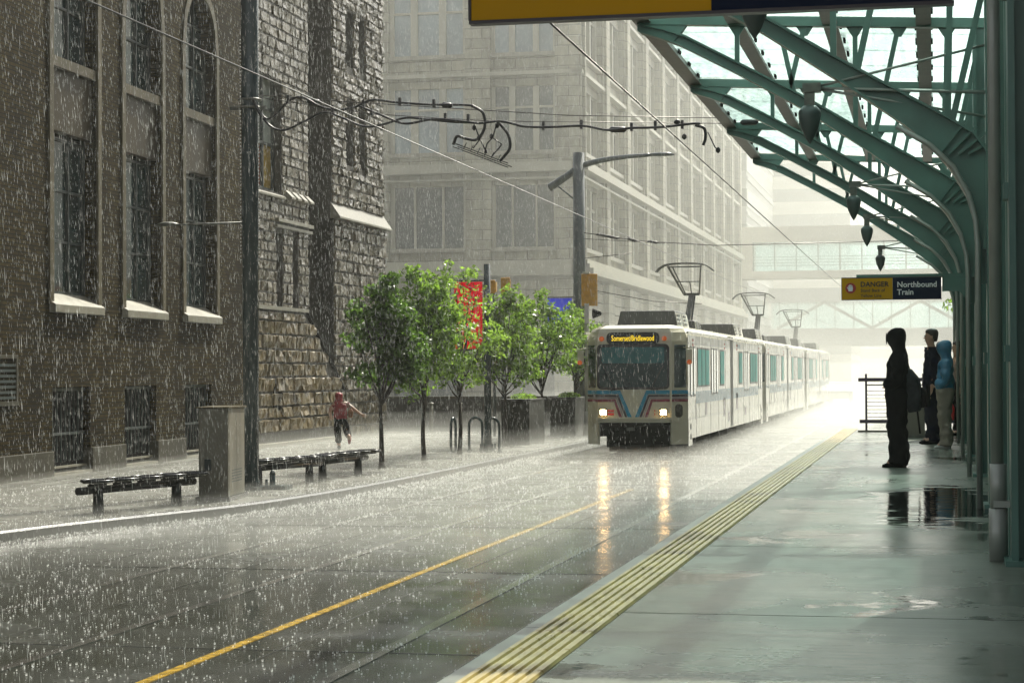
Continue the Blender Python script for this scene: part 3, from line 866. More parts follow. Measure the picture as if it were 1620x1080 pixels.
for j in range(0, len(zsp), 2):
    a, b = zsp[j], zsp[j + 1]
    fs_.box(XT - 0.9, XT - 0.35, YT + 0.5, YE, a, b)
    fs_.box(-75, XT - 0.5, YT + 0.35, YT + 0.9, a, b)
fs_.build('spandrel', M['tan'], tan)
cn = MB()
def cornice(z, h, d):
    cn.box(XT - 0.5, XT + d, YT - d, YE, z, z + h)
    cn.box(-75, XT + d - 0.003, YT - d, YT + 0.5, z + 0.003, z + h - 0.003)
cornice(7.35, 0.35, 0.75); cornice(7.7, 0.25, 0.5); cornice(7.95, 0.25, 0.35)
cornice(TT - 1, 0.5, 0.8); cornice(TT - 0.5, 0.6, 1.2)
for z, h, d in ((13.0, 0.3, 0.42), (13.3, 0.22, 0.3), (18.3, 0.2, 0.06), (23.7, 0.2, 0.06), (12.6, 0.12, 0.18)):
    cornice(z, h, d)
cn.build('cornice', M['tan2'], tan)
# banded ground-floor masonry and shop openings
gb = MB()
for k in range(5):
    z = 4.4 + k * 0.56
    gb.box(-75, XT - 0.2, YT + 0.02, YT + 0.6, z, z + 0.48)
    gb.box(XT - 0.8, XT - 0.05, YT + 0.3, YE, z, z + 0.48)
gb.build('banded_base', M['tan'], tan)
for i in range(len(ypil) - 1):
    y0, y1 = ypil[i] + 1.1, ypil[i + 1] - 1.1
    MB().box(XT - 0.7, XT - 0.6, y0, y1, 0.1, 4.4).build('shop_window', M['glassb'], tan)
for i in range(len(xpil) - 1):
    MB().box(xpil[i + 1] + 0.85, xpil[i] - (1.5 if i == 0 else 0.85), YT + 0.5, YT + 0.6, 0.1, 4.4).build('shop_window', M['glassb'], tan)
for r, (z0, z1) in enumerate(rows):
    for i in range(len(ypil) - 1):
        y0, y1 = ypil[i] + 0.95, ypil[i + 1] - 0.95
        gl = M['glassb'] if (i + r) % 3 else M['glassd']
        wo = MB().box(XT - 0.72, XT - 0.62, y0, y1, z0, z1).build('window', gl, tan)
        f_ = MB()
        for k in range(4):
            y = y0 + (y1 - y0) * k / 3
            f_.box(XT - 0.62, XT - 0.40, y - 0.18, y + 0.18, z0, z1)
        f_.box(XT - 0.62, XT - 0.5, y0, y1, z0 + (z1 - z0) * 0.68, z0 + (z1 - z0) * 0.68 + 0.14)
        f_.build('frame', M['tan2'], wo)
        MB().box(XT - 0.4, XT - 0.08, y0, y1, z0 - 0.22, z0).build('sill', M['sill'], wo)
    for i in range(len(xpil) - 1):
        x1, x0 = xpil[i] - (1.45 if i == 0 else 0.7), xpil[i + 1] + 0.7
        gl = M['glassb'] if r == 0 else (M['glassp'] if (r >= 2 or i > 0) else M['glassb'])
        wo = MB().box(x0, x1, YT + 0.62, YT + 0.72, z0, z1).build('window', gl, tan)
        f_ = MB()
        for a_, b_ in ((0, 0.05), (0.27, 0.36), (0.64, 0.73), (0.95, 1.0)):
            if r == 0 and a_ > 0.01 and b_ < 0.99:
                a_, b_ = (a_ + b_) / 2 - 0.012, (a_ + b_) / 2 + 0.012
            f_.box(x0 + (x1 - x0) * a_, x0 + (x1 - x0) * b_, YT + 0.45, YT + 0.62, z0, z1)
        if r > 0: f_.box(x0, x1, YT + 0.5, YT + 0.62, z0 + (z1 - z0) * 0.66, z0 + (z1 - z0) * 0.66 + 0.12)
        f_.build('frame', M['tan2'], wo)
        MB().box(x0, x1, YT + 0.1, YT + 0.4, z0 - 0.22, z0).build('sill', M['sill'], wo)

# ================================================================== FAR BUILDINGS AND SKYWALKS
def block(name, x0, x1, y0, y1, z1, m, label, win=M['glassb'], sx=4.2, sz=3.8, face='x'):
    e = empty(name, ((x0 + x1) / 2, (y0 + y1) / 2, 0), label=label, cat='building')
    b = MB(); b.box(x0, x1, y0, y1, 0, z1); b.box(x0 - 0.3, x1 + 0.3, y0 - 0.3, y1 + 0.3, z1, z1 + 0.8)
    z = 4.0
    while z < z1 - 1:
        b.box(x0, x1 + 0.14, y0 - 0.14, y1, z - 0.35, z); z += sz
    b.build('wall', m, e)
    z = 4.6
    while z < z1 - 2.5:
        w_ = MB(); w_.box(x0 + 0.8, x1 + 0.06, y0 - 0.06, y1 - 0.8, z, z + sz * 0.5)
        w_.build('window_band', win, e)
        z += sz
    return e
block('office_tower', -52, -19.5, 214, 250, 58, M['greyb'], 'grey office tower behind the department store, almost lost in the rain')
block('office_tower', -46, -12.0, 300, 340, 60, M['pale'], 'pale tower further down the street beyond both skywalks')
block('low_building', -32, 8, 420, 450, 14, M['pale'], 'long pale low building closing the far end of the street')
block('office_tower', 16, 44, 60, 190, 30, M['greyb'], 'grey office block along the right side of the street beyond the platform')
block('office_tower', 9.5, 40, -60, 56, 30, M['greyb'], 'unseen grey block added behind the station wall to cut sky light')  # added out of view to block sky light on the left-hand walls
def skywalk(y0, y1, zb, zt, label, truss):
    e = empty('skywalk', (-6, (y0 + y1) / 2, zb), label=label, cat='footbridge', group='enclosed footbridges over the street')
    xa, xb = -19.3, 17.0
    b = MB()
    if truss:
        b.box(xa, xb, y0, y1, zb, zb + 2.1); b.box(xa, xb, y0, y1, zt - 1.7, zt)
    else:
        b.box(xa, xb, y0, y1, zb, zb + 0.75); b.box(xa, xb, y0, y1, zt - 1.6, zt)
        b.box(xa, xa + 1.2, y0 - 0.1, y1 + 0.1, zb, zt)
    b.box(xb - 1.2, xb, y0 - 0.1, y1 + 0.1, zb - 0.02, zt + 0.02)
    b.build('deck_and_roof', M['pale'] if not truss else M['greyb'], e)
    g = MB()
    lo, hi = (zb + 2.1, zt - 1.7) if truss else (zb + 0.75, zt - 1.6)
    g.box(xa + 0.3, xb - 1.2, y0 + 0.2, y0 + 0.26, lo, hi); g.box(xa + 0.3, xb - 1.2, y1 - 0.26, y1 - 0.2, lo, hi)
    g.build('glazing', glassmat('skywalk_glass' + ('_t' if truss else ''), (0.86, 0.95, 0.95), 0.2, 0.05, 0.6), e)
    f_ = MB()
    n = int((xb - xa) / 1.6)
    step = 2.2
    x = xa + 1.2
    while x < xb - 1.2:
        f_.box(x, x + 0.13, y0 + 0.05, y0 + 0.2, lo, hi); x += step
    if not truss:
        for z in (lo + 0.5, lo + 0.8, lo + 1.1, lo + 1.4): f_.box(xa + 1.2, xb - 1.2, y0 + 0.08, y0 + 0.16, z, z + 0.06)
    else:
        x = xa + 1
        k = 0
        while x < xb - 6:
            a = (x, y0 + 0.1, lo if k % 2 == 0 else hi); c = (x + 5.6, y0 + 0.1, hi if k % 2 == 0 else lo)
            f_.bar(a, c, 0.24, 0.36); x += 5.6; k += 1
    f_.build('frame', M['winfr'], e)
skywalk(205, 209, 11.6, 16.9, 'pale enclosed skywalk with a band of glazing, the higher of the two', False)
skywalk(240, 244.5, 5.05, 12.0, 'glazed skywalk with diagonal trusses, the lower and farther of the two', True)

# ================================================================== PLATFORM CANOPY
FY = [12.7, 17.9, 23.1, 28.3, 33.4, 38.3]
canopy = empty('platform_canopy', (0.6, 25, 0.95), label='teal steel platform canopy with curved ribs and a glass roof', cat='canopy')
def frame_rib(Y):
    f_ = MB()
    t = 0.07
    def web(poly, th, yc=Y): f_.prism(poly, 'y', yc - th / 2, yc + th / 2)
    # haunched beam: lower line and upper line (X, Z)
    up = [(-3.33, 6.20), (-2.90, 6.10), (-2.2, 5.72), (-1.47, 5.32), (-0.85, 4.94), (-0.215, 4.57), (0.25, 4.30), (0.50, 4.12)]
    lo = [(-3.33, 6.12), (-2.95, 6.00), (-2.2, 5.60), (-1.47, 5.18), (-0.85, 4.76), (-0.215, 4.31), (0.06, 4.06), (0.28, 3.75), (0.40, 3.35), (0.42, 2.9)]
    pts_up = up + [(0.50, 2.9)]
    n = 20
    def samp(pl, t_):
        L_ = [0]
        for a, b in zip(pl[:-1], pl[1:]): L_.append(L_[-1] + math.hypot(b[0] - a[0], b[1] - a[1]))
        d = t_ * L_[-1]
        for i in range(len(pl) - 1):
            if d <= L_[i + 1] + 1e-9:
                u = (d - L_[i]) / (L_[i + 1] - L_[i]); return (pl[i][0] + (pl[i + 1][0] - pl[i][0]) * u, pl[i][1] + (pl[i + 1][1] - pl[i][1]) * u)
    U = [samp(pts_up, k / n) for k in range(n + 1)]; Lo = [samp(lo, k / n) for k in range(n + 1)]
    for k in range(n):
        q = [Lo[k], Lo[k + 1], U[k + 1], U[k]]
        f_.prism(q, 'y', Y - 0.012, Y + 0.012)
        # flanges
        for P_ in (U, Lo):
            if P_ is U and P_[k][0] > 0.44: continue
            f_.bar((P_[k][0], Y, P_[k][1]), (P_[k + 1][0], Y, P_[k + 1][1]), 0.17, 0.022)
    if Y > 15: f_.build('rib', M['steel'], canopy)
    c = MB()
    ztip, zr = 6.26, 6.04
    c.bar((-3.36, Y, ztip), (1.0, Y, zr), 0.12, 0.11)
    # tip bracket
    c.prism([(-3.36, 6.2), (-2.78, 6.18), (-2.86, 6.07), (-2.95, 5.98), (-3.1, 6.05), (-3.36, 6.13)], 'y', Y - 0.045, Y + 0.045)
    c.build('top_chord', M['steel'], canopy)
    s_ = MB()
    def zc(x): return ztip + (zr - ztip) * (x + 3.36) / 4.36
    def zu(x):
        for a, b in zip(up[:-1], up[1:]):
            if a[0] <= x <= b[0]: return a[1] + (b[1] - a[1]) * (x - a[0]) / (b[0] - a[0])
        return up[-1][1]
    segs = [(-1.72, -1.55), (-1.42, -1.60), (-0.85, -0.85), (-0.36, -0.64), (0.18, 0.14), (0.58, 0.18), (-2.2, -2.2)]
    for xa, xb in segs:
        s_.bar((xa, Y, zc(xa) - 0.03), (xb, Y, zu(xb) + 0.0), 0.05, 0.055)
        s_.prism([(xa - 0.10, zc(xa) - 0.05), (xa + 0.10, zc(xa) - 0.05), (xa + 0.03, zc(xa) - 0.16), (xa - 0.03, zc(xa) - 0.16)], 'y', Y - 0.012, Y + 0.012)
    if Y > 15: s_.build('strut', M['steel'], canopy)
    # knee pipe running up the inner edge of the post
    k_ = MB()
    kp = [(0.385, Y - 0.12, 0.95), (0.385, Y - 0.12, 3.25), (0.37, Y - 0.12, 3.45), (0.31, Y - 0.12, 3.68), (0.18, Y - 0.12, 3.92), (-0.02, Y - 0.12, 4.12), (-0.30, Y - 0.12, 4.29)]
    if Y > 15:
        k_.tube(kp, 0.025, 8)
        k_.build('knee_pipe', M['pipe'], canopy)
    # stiffener ribs on the haunch
    h_ = MB()
    for k in range(4):
        u0 = 0.0 + k * 0.085
        h_.bar((u0 + 0.06, Y - 0.05, 4.02 - k * 0.0 + 0.02), (u0 + 0.30, Y - 0.05, 4.34 - k * 0.06), 0.02, 0.03, up=(0, 1, 0))
    if Y > 15: h_.build('stiffener', M['steel'], canopy)
    # column
    p_ = MB()
    p_.box(0.46, 0.50, Y - 0.16, Y + 0.16, 0.95, 6.0)
    p_.box(0.50, 0.94, Y - 0.03, Y + 0.03, 0.95, 6.0)
    p_.box(0.94, 0.98, Y - 0.16, Y + 0.16, 0.95, 6.0)
    p_.box(0.42, 1.02, Y - 0.22, Y + 0.22, 0.951, 0.985)
    o = p_.build('column', M['steeld'], canopy)
    for z in (3.2, 2.2):
        MB().box(0.43, 0.459, Y - 0.10, Y + 0.10, z, z + 0.10).build('bracket', M['steel'], o)
for Y in FY: frame_rib(Y)
# first column gets a cladding panel as wide as seen, and its rain pipe
p_ = MB(); p_.box(0.455, 1.35, 12.98, 13.06, 0.95, 6.0); p_.box(0.47, 0.50, 12.86, 12.98, 0.95, 6.0); p_.build('column_cladding', mk('pale_teal_cladding_paint', (0.12, 0.25, 0.21), 0.35, var=0.2, scale=2, streak=True), canopy, bevel=0.008)
q = MB(); q.box(0.515, 0.60, 12.81, 12.84, 3.88, 4.10); q.build('junction_box', M['alu'], canopy)
q = MB(); q.tube([(0.385, 12.86, 1.55), (0.385, 12.86, 7.0)], 0.040, 20); q.tube([(0.39, 12.86, 0.95), (0.39, 12.86, 1.28)], 0.058, 20); q.tube([(0.39, 12.86, 1.28), (0.39, 12.86, 1.56)], 0.052, 20)
q.box(0.36, 0.47, 12.80, 12.92, 1.29, 1.33)
q.build('rain_pipe', M['pipe'], canopy)
# glass roof: panes between frames, purlins along the street
PXs = [-3.30, -2.22, -1.13, -0.08, 0.95]
def zroof(x): return 6.34 + (6.12 - 6.34) * (x + 3.36) / 4.36
gm = glassmat('canopy_glass', (0.66, 0.88, 0.87), 0.10, 0.02, 0.22)
for a, b in zip(FY[:-1], FY[1:]):
    for x0, x1 in zip(PXs[:-1], PXs[1:]):
        g = MB()
        e_ = 0.02
        g.add([(x0 + e_, a + e_, zroof(x0)), (x1 - e_, a + e_, zroof(x1)), (x1 - e_, b - e_, zroof(x1)), (x0 + e_, b - e_, zroof(x0))], [(0, 1, 2, 3)])
        g.build('roof_pane', gm, canopy)
Y0c, Y1c = FY[0] - 0.1, FY[-1] + 0.1
for k, x in enumerate(PXs[:-1]):
    g = MB()
    wd = 0.055 if k else 0.07
    g.box(x - wd, x + wd, Y0c, Y1c, zroof(x) - 0.105, zroof(x) - 0.015)
    g.box(x - wd - 0.03, x + wd + 0.03, Y0c, Y1c, zroof(x) - 0.115, zroof(x) - 0.1055)
    pu = g.build('purlin', M['alu'], canopy)
    y = Y0c + 0.5
    while y < Y1c:
        g = MB()
        for dx in (-0.09, 0.09):
            g.tube([(x, y, zroof(x) + 0.03), (x + dx, y - 0.06, zroof(x) + 0.05)], 0.010, 5)
            g.tube([(x, y, zroof(x) + 0.03), (x + dx, y + 0.06, zroof(x) + 0.05)], 0.010, 5)
            g.tube([(x + dx, y - 0.06, zroof(x) - 0.05), (x + dx, y - 0.06, zroof(x) + 0.06)], 0.018, 6)
            g.tube([(x + dx, y + 0.06, zroof(x) - 0.05), (x + dx, y + 0.06, zroof(x) + 0.06)], 0.018, 6)
        g.tube([(x, y, zroof(x) - 0.02), (x, y, zroof(x) + 0.10)], 0.02, 6)
        g.build('glass_clip', M['black'], pu)
        y += 1.06
# fine glazing bars across the panes
g = MB()
for a, b in zip(FY[:-1], FY[1:]):
    for k in range(1, 4):
        y = a + (b - a) * k / 4
        g.bar((-3.30, y, zroof(-3.3) + 0.012), (0.95, y, zroof(0.95) + 0.012), 0.018, 0.01)
g.build('glazing_bar', M['wired'], canopy)
# station wall right of the columns
bw = empty('station_wall', (1.6, 20, 0.95), label='dark teal panelled wall behind the canopy columns', cat='wall')
q = MB(); q.box(1.6, 1.75, 4, 41, 0.95, 5.9); q.build('panel', M['steeld'], bw)
q = MB()
for k in range(24): q.box(1.56, 1.6, 4.3 + k * 1.55, 4.38 + k * 1.55, 0.96, 5.88)
q.build('mullion', M['pipe'], bw)

q = MB(); q.box(0.98, 6.0, -6, 41, 6.10, 6.35); q.build('roof', M['steeld'], bw)  # opaque roof, out of view, added to shade the platform from the sun
q = MB(); q.box(5.8, 6.0, -6, 41, 0.95, 6.1); q.build('rear_wall', M['steeld'], bw)
# lamps on stays
def lamp(Y, ztip=4.20, lab=''):
    e = empty('platform_lamp', (-1.09, Y - 0.1, ztip), label=lab, cat='lamp', group='teardrop lamps under the canopy')
    b = MB(); b.lathe([(0.001, 0.0), (0.035, 0.05), (0.075, 0.14), (0.097, 0.235), (0.101, 0.27), (0.095, 0.30), (0.06, 0.34), (0.02, 0.35), (0.001, 0.35)], n=20)
    b.build('lamp_shade', M['lampbody'], e, world=False)
    b = MB(); b.box(-0.045, 0.045, -0.035, 0.035, 0.34, 0.50); b.box(-0.06, 0.10, -0.05, 0.05, 0.46, 0.54)
    b.build('mounting', M['alu'], e, world=False)
    b = MB()
    for (x1, y1, z1) in ((1.60, 0.12, 0.86), (1.60, 0.06, 0.42), (1.58, 0.1, 0.20), (1.60, -0.02, 0.40)):
        b.tube([(0.02, 0, 0.50), (x1, y1, z1)], 0.013, 6)
    b.build('stay_rod', M['pipe'], e, world=False)
    return e
L0 = lamp(12.7, 4.24, 'nearest and largest teardrop lamp, its top cut by the amber sign')
for Y, z, lb in ((17.95, 4.16, 'teardrop lamp below the second large canopy rib, second nearest'),
                 (27.9, 4.21, 'middle teardrop lamp hanging above the far skywalk roof'),
                 (33.5, 4.19, 'small teardrop lamp hanging above the danger sign, fourth from the front'),
                 (42.0, 4.19, 'smallest teardrop lamp, farthest, just above the danger sign')):
    c = copy_tree(L0); c.location = (-1.09 + 0.03, Y - 0.1, z); c['label'] = lb
# post that carries the last lamp
q = empty('lamp_post', (0.62, 42.0, 0.2), label='teal steel post beyond the canopy end carrying the farthest teardrop lamp', cat='post')
MB().box(0.50, 0.74, 41.9, 42.15, 0.2, 5.1).build('post', M['steeld'], q); MB().box(0.44, 0.80, 41.84, 42.21, 5.1, 5.16).build('cap', M['steel'], q)

# ------------------------------------------------------------------ hanging signs
sg = empty('platform_sign', (-1.19, 27.0, 3.09), label='small distant hanging sign reading DANGER and Northbound Train', cat='sign', group='hanging danger and direction signs')
xl, xm, xr, zb, zt = -1.19, -0.525, 0.11, 3.095, 3.375
MB().box(xl, xm, 26.94, 26.975, zb, zt).build('warning_panel', M['signy'], sg)
MB().box(xm + 0.001, xr, 26.94, 26.975, zb, zt).build('direction_panel', M['signn'], sg)
q = MB(); q.box(xl - 0.006, xr + 0.006, 26.937, 26.978, zb - 0.010, zb - 0.001); q.box(xl - 0.006, xr + 0.006, 26.937, 26.978, zt + 0.001, zt + 0.012); q.box(xl - 0.008, xl - 0.001, 26.937, 26.978, zb, zt)
q.build('edge_trim', M['signe'], sg)
q = MB(); q.box(-1.0, 0.47, 26.97, 27.03, zt + 0.014, zt + 0.05); q.prism([(0.12, 3.19), (0.34, 3.19), (0.47, 3.05), (0.47, 3.42), (0.12, 3.42)], 'y', 26.98, 27.02)
q.build('support_arm', M['steel'], sg)
q = MB(); q.add([(-1.075 + 0.070 * math.cos(a), 26.935, 3.245 + 0.070 * math.sin(a)) for a in [2 * pi * k / 32 for k in range(32)]], [tuple(range(32))]); q.build('red_disc', M['signr'], sg)
hd = MB()
def flat(mb, pts, y): mb.add([(x, y, z) for x, z in pts], [tuple(range(len(pts)))])
hx, hz = -1.075, 3.245
flat(hd, [(hx - 0.026, hz - 0.042), (hx + 0.022, hz - 0.042), (hx + 0.030, hz - 0.01), (hx + 0.030, hz + 0.012), (hx - 0.028, hz + 0.012), (hx - 0.036, hz - 0.01)], 26.931)
for k, (a, h) in enumerate(((-0.024, 0.034), (-0.010, 0.044), (0.005, 0.042), (0.019, 0.032))):
    flat(hd, [(hx + a - 0.006, hz + 0.010), (hx + a + 0.006, hz + 0.010), (hx + a + 0.006, hz + h), (hx + a, hz + h + 0.005), (hx + a - 0.006, hz + h)], 26.931)
flat(hd, [(hx - 0.034, hz - 0.014), (hx - 0.028, hz - 0.002), (hx - 0.044, hz + 0.018), (hx - 0.050, hz + 0.010)], 26.931)
hd.build('hand_symbol', M['signw'], sg)
text('DANGER', 0.094, M['signb'], sg, (-0.948, 26.936, 3.262), bold=0.0022, sx=0.98)
text('Stand Back of', 0.058, M['signb'], sg, (-0.945, 26.936, 3.193), bold=0.0006)
text('Yellow Line', 0.058, M['signb'], sg, (-0.945, 26.936, 3.123), bold=0.0006)
text('Northbound', 0.104, M['signw'], sg, (-0.468, 26.936, 3.250), bold=0.0016, sx=0.98)
text('Train', 0.104, M['signw'], sg, (-0.468, 26.936, 3.150), bold=0.0016, sx=0.98)
sg2 = copy_tree(sg); sg2.location = (-1.245, 5.42, 3.118)
for ch in list(sg2.children):
    if ch.name.startswith('lettering') and ch.location.z < 0.08 and ch.location.x < 0.4: bpy.data.objects.remove(ch)
sg2['label'] = 'large close amber and navy hanging sign cut off by the top of the picture'

# ================================================================== OVERHEAD LINE
def pole(name, x, y, r0, r1, h, m, label, z0=0.13):
    e = empty(name, (x, y, z0), label=label, cat='pole')
    MB().tube([(0, 0, 0.05), (0, 0, h * 0.5), (0, 0, h)], [r0, (r0 + r1) / 2, r1], 16).build('shaft', m, e, world=False)
    b = MB(); b.box(-r0 * 1.9, r0 * 1.9, -r0 * 1.9, r0 * 1.9, 0.0, 0.06)
    for sx_ in (-1, 1):
        for sy in (-1, 1): b.tube([(sx_ * r0 * 1.55, sy * r0 * 1.55, 0.06), (sx_ * r0 * 1.55, sy * r0 * 1.55, 0.17)], 0.025, 6)
    b.build('base_plate', m, e, world=False)
    return e
p1 = pole('catenary_pole', -11.64, 33.0, 0.135, 0.165, 12.5, M['polem'], 'tall thick dark teal overhead line pole between the benches, the nearest pole')
for z in (6.92, 6.78): MB().tube([(0.19 * math.cos(a), 0.19 * math.sin(a), z - 0.13) for a in [2 * pi * k / 20 for k in range(20)]], 0.022, 6, closed=True).build('collar', M['alu'], p1, world=False)
MB().box(-0.36, 0.3, -0.03, 0.03, 6.62, 6.68).build('cross_arm', M['alu'], p1, world=False)
b = MB()   # strings of small lights down both edges of the pole
for sx_ in (-0.168, 0.168):
    z = 4.0
    while z < 7.9:
        b.lathe([(0.001, -0.012), (0.011, 0.0), (0.001, 0.012)], c=(sx_, -0.02, z), n=5); z += 0.062
b.build('fairy_lights', M['signw'], p1, world=False)
# street lamp arm on that pole
b = MB(); b.tube([(-0.1, 0, 4.65), (-1.1, 0, 4.64), (-1.75, 0, 4.63)], 0.018, 8); b.build('lamp_arm', M['alu'], p1, world=False)
b = MB()
b.lathe([(0.001, 0.02), (0.10, 0.03), (0.19, 0.0), (0.20, -0.02), (0.001, -0.025)], n=16)
b.v = [(v[0] * 1.0 - 1.52, v[1] * 0.7, v[2] + 4.66) for v in b.v]
b.build('lamp_head', M['alu'], p1, world=False)
# cable loops
sp = empty('span_cables', (-7.1, 33.0, 6.2), label='heavy black looped feeder cables and span wire strung from the pole to the canopy', cat='cable')
def sm(pts, n=8):
    V = [Vector(p) for p in pts]; V = [2 * V[0] - V[1]] + V + [2 * V[-1] - V[-2]]; out = []
    for i in range(1, len(V) - 2):
        for k in range(n):
            t = k / n; a, b_, c, d = V[i - 1], V[i], V[i + 1], V[i + 2]
            out.append(0.5 * ((2 * b_) + (c - a) * t + (2 * a - 5 * b_ + 4 * c - d) * t * t + (3 * b_ - a - 3 * c + d) * t ** 3))
    out.append(V[-2]); return out
Yc = 32.9
c1 = [(-11.62, 7.05), (-11.35, 6.60), (-11.15, 6.62), (-10.90, 6.86), (-10.65, 6.92), (-10.35, 6.76), (-10.05, 6.68), (-9.70, 6.72), (-9.40, 6.83), (-9.0, 6.78), (-8.4, 6.72), (-7.9, 6.70), (-7.65, 6.68)]
c2 = [(-11.55, 6.95), (-11.45, 6.70), (-11.2, 6.42), (-10.95, 6.36), (-10.6, 6.50), (-10.25, 6.64), (-9.95, 6.55), (-9.55, 6.38), (-9.2, 6.40), (-8.8, 6.50), (-8.4, 6.46), (-7.9, 6.40), (-7.5, 6.38)]
c3 = [(-9.6, 6.72), (-9.2, 6.55), (-8.8, 6.40), (-8.3, 6.46), (-7.9, 6.42), (-7.5, 6.36)]
c4 = [(-7.5, 6.36), (-7.1, 6.38), (-6.7, 6.28), (-6.2, 6.26), (-5.7, 6.26), (-5.3, 6.18), (-4.9, 6.20), (-4.4, 6.20), (-3.9, 6.24), (-3.74, 6.24)]
b = MB()
for i, c in enumerate((c1, c2, c3, c4)):
    b.tube(sm([(x, Yc - 0.03 * i, z) for x, z in c]), 0.021, 7)
b.tube(sm([(-7.65, Yc, 6.68), (-7.45, Yc, 6.55), (-7.42, Yc, 6.30), (-7.55, Yc, 6.10), (-7.75, Yc, 6.12), (-7.9, Yc, 6.16), (-7.97, Yc, 6.02)]), 0.026, 7)
b.tube(sm([(-7.2, Yc, 6.40), (-7.02, Yc, 6.18), (-6.98, Yc, 5.95), (-7.08, Yc, 5.80), (-7.16, Yc, 5.72)]), 0.026, 7)
b.build('feeder_cable', M['cable'], sp)
b = MB()
b.tube([(-11.5, 33, 7.0), (-10.2, 33, 6.86), (-8.5, 33, 6.70), (-6.0, 33, 6.47), (-3.33, 33, 6.34)], 0.008, 5)
b.tube([(-11.5, 33, 6.96), (-9.4, 33, 6.60), (-7.4, 33, 6.42), (-3.33, 33, 6.25)], 0.007, 5)
b.build('span_wire', M['wired'], sp)
b = MB()
for x, z, l in ((-10.9, 6.84, .12), (-9.55, 6.70, .13), (-8.9, 6.73, .12), (-8.3, 6.68, .12), (-9.4, 6.58, .10), (-8.1, 6.44, .12), (-7.7, 6.40, .13), (-6.4, 6.24, .13), (-5.75, 6.24, .13), (-4.9, 6.18, .12), (-4.5, 6.18, .14), (-4.05, 6.19, .12), (-10.1, 6.66, .1)):
    MB().box(x - 0.022, x + 0.022, Yc - 0.04, Yc + 0.04, z - 0.02, z + l).build('clamp', M['cable'], sp)
for x0, x1, z0, z1 in ((-10.6, -10.35, 6.86, 6.84), (-8.2, -8.0, 6.72, 6.70), (-5.3, -5.0, 6.21, 6.20), (-4.2, -4.1, 6.3, 6.3), (-3.1, -2.8, 6.26, 6.26)):
    MB().tube([(x0, 33, z0), (x0 + 0.04, 33, z0), (x1 - .04, 33, z1), (x1, 33, z1)], [0.02, 0.05, 0.05, 0.02], 8).build('insulator', M['cable'], sp)
# section insulator hanging over the far track
b = MB()
for dz, dy in ((0, 0), (0.07, 0.0), (0.03, 0.3)):
    b.bar((-7.90, 32.6 + dy, 6.02 - dz), (-7.10, 33.3 + dy, 5.72 - dz), 0.012, 0.014)
for (xa, za, xb, zb_) in ((-7.6, 6.36, -7.50, 6.10), (-7.50, 6.10, -7.62, 5.95), (-7.50, 6.10, -7.38, 5.86), (-7.2, 6.38, -7.28, 6.12), (-7.28, 6.12, -7.38, 6.02), (-7.28, 6.12, -7.12, 6.0), (-7.38, 6.02, -7.42, 5.86), (-7.12, 6.0, -7.30, 5.80)):
    b.tube([(xa, Yc, za), (xb, Yc, zb_)], 0.012, 5)
for x, z in ((-7.60, 6.30), (-7.52, 6.12), (-7.2, 6.33), (-7.3, 6.14)):
    b.lathe([(0.01, -0.05), (0.035, -0.02), (0.035, 0.02), (0.01, 0.05)], c=(x, Yc, z), n=8)
for k in range(6): b.tube([(-7.75 + k * 0.1, 32.75 + k * 0.08, 5.93 - k * 0.035), (-7.70 + k * 0.1, 32.75 + k * 0.08, 6.03 - k * 0.035)], 0.008, 4)
b.build('section_insulator', M['cable'], sp)
b = MB()   # drop to the near track wire
b.tube(sm([(-3.85, 33, 6.24), (-3.70, 33, 6.18), (-3.68, 33, 6.02), (-3.72, 33, 5.90)]), 0.026, 7)
b.tube([(-3.64, 33, 6.12), (-3.52, 33, 5.86), (-3.46, 33, 5.80)], 0.012, 6)
b.lathe([(0.01, -0.05), (0.04, -0.02), (0.04, 0.02), (0.01, 0.05)], c=(-4.02, Yc, 6.04), n=8)
b.lathe([(0.01, -0.05), (0.04, -0.02), (0.04, 0.02), (0.01, 0.05)], c=(-3.46, Yc, 5.80), n=8)
b.build('drop_bracket', M['cable'], sp)
wr = MB(); wr.tube([(-3.60, 1, 5.53), (-3.60, 60, 5.50), (-3.60, 200, 5.5)], 0.011, 5)
wr.build('contact_wire', M['wired'], loc=(-3.6, 30, 5.5), label='dark overhead contact wire above the near track', cat='wire', group='overhead contact wires')
wr = MB(); wr.tube([(-7.40, 1, 5.50), (-7.40, 60, 5.50), (-7.40, 200, 5.5)], 0.0085, 5)
wr.build('contact_wire', M['wire'], loc=(-7.4, 30, 5.5), label='shining overhead contact wire above the far track where the tram runs', cat='wire', group='overhead contact wires')
# second pole with the curved luminaire
p2 = pole('street_lamp_pole', -11.5, 65.2, 0.22, 0.19, 9.3, M['polef'], 'grey street pole with long curved lamp arm left of the tram')
b = MB()
pts = sm([(-1.0, 0, 8.15), (-0.45, 0, 8.50), (0.1, 0, 8.85), (0.8, 0, 9.03), (1.6, 0, 9.12), (2.4, 0, 9.16)])
b.tube(pts, [0.14 - 0.08 * i / (len(pts) - 1) for i in range(len(pts))], 10)
b.tube([(-0.75, 0, 8.25), (-0.15, 0, 7.75)], 0.03, 6)
b.build('lamp_arm', M['polef'], p2, world=False)
b = MB(); b.lathe([(0.001, 0.10), (0.12, 0.09), (0.2, 0.03), (0.19, -0.02), (0.001, -0.04)], n=18)
b.v = [(v[0] * 2.3 + 2.75, v[1] * 0.9, v[2] + 9.14) for v in b.v]
b.build('lamp_head', M['polef'], p2, world=False)
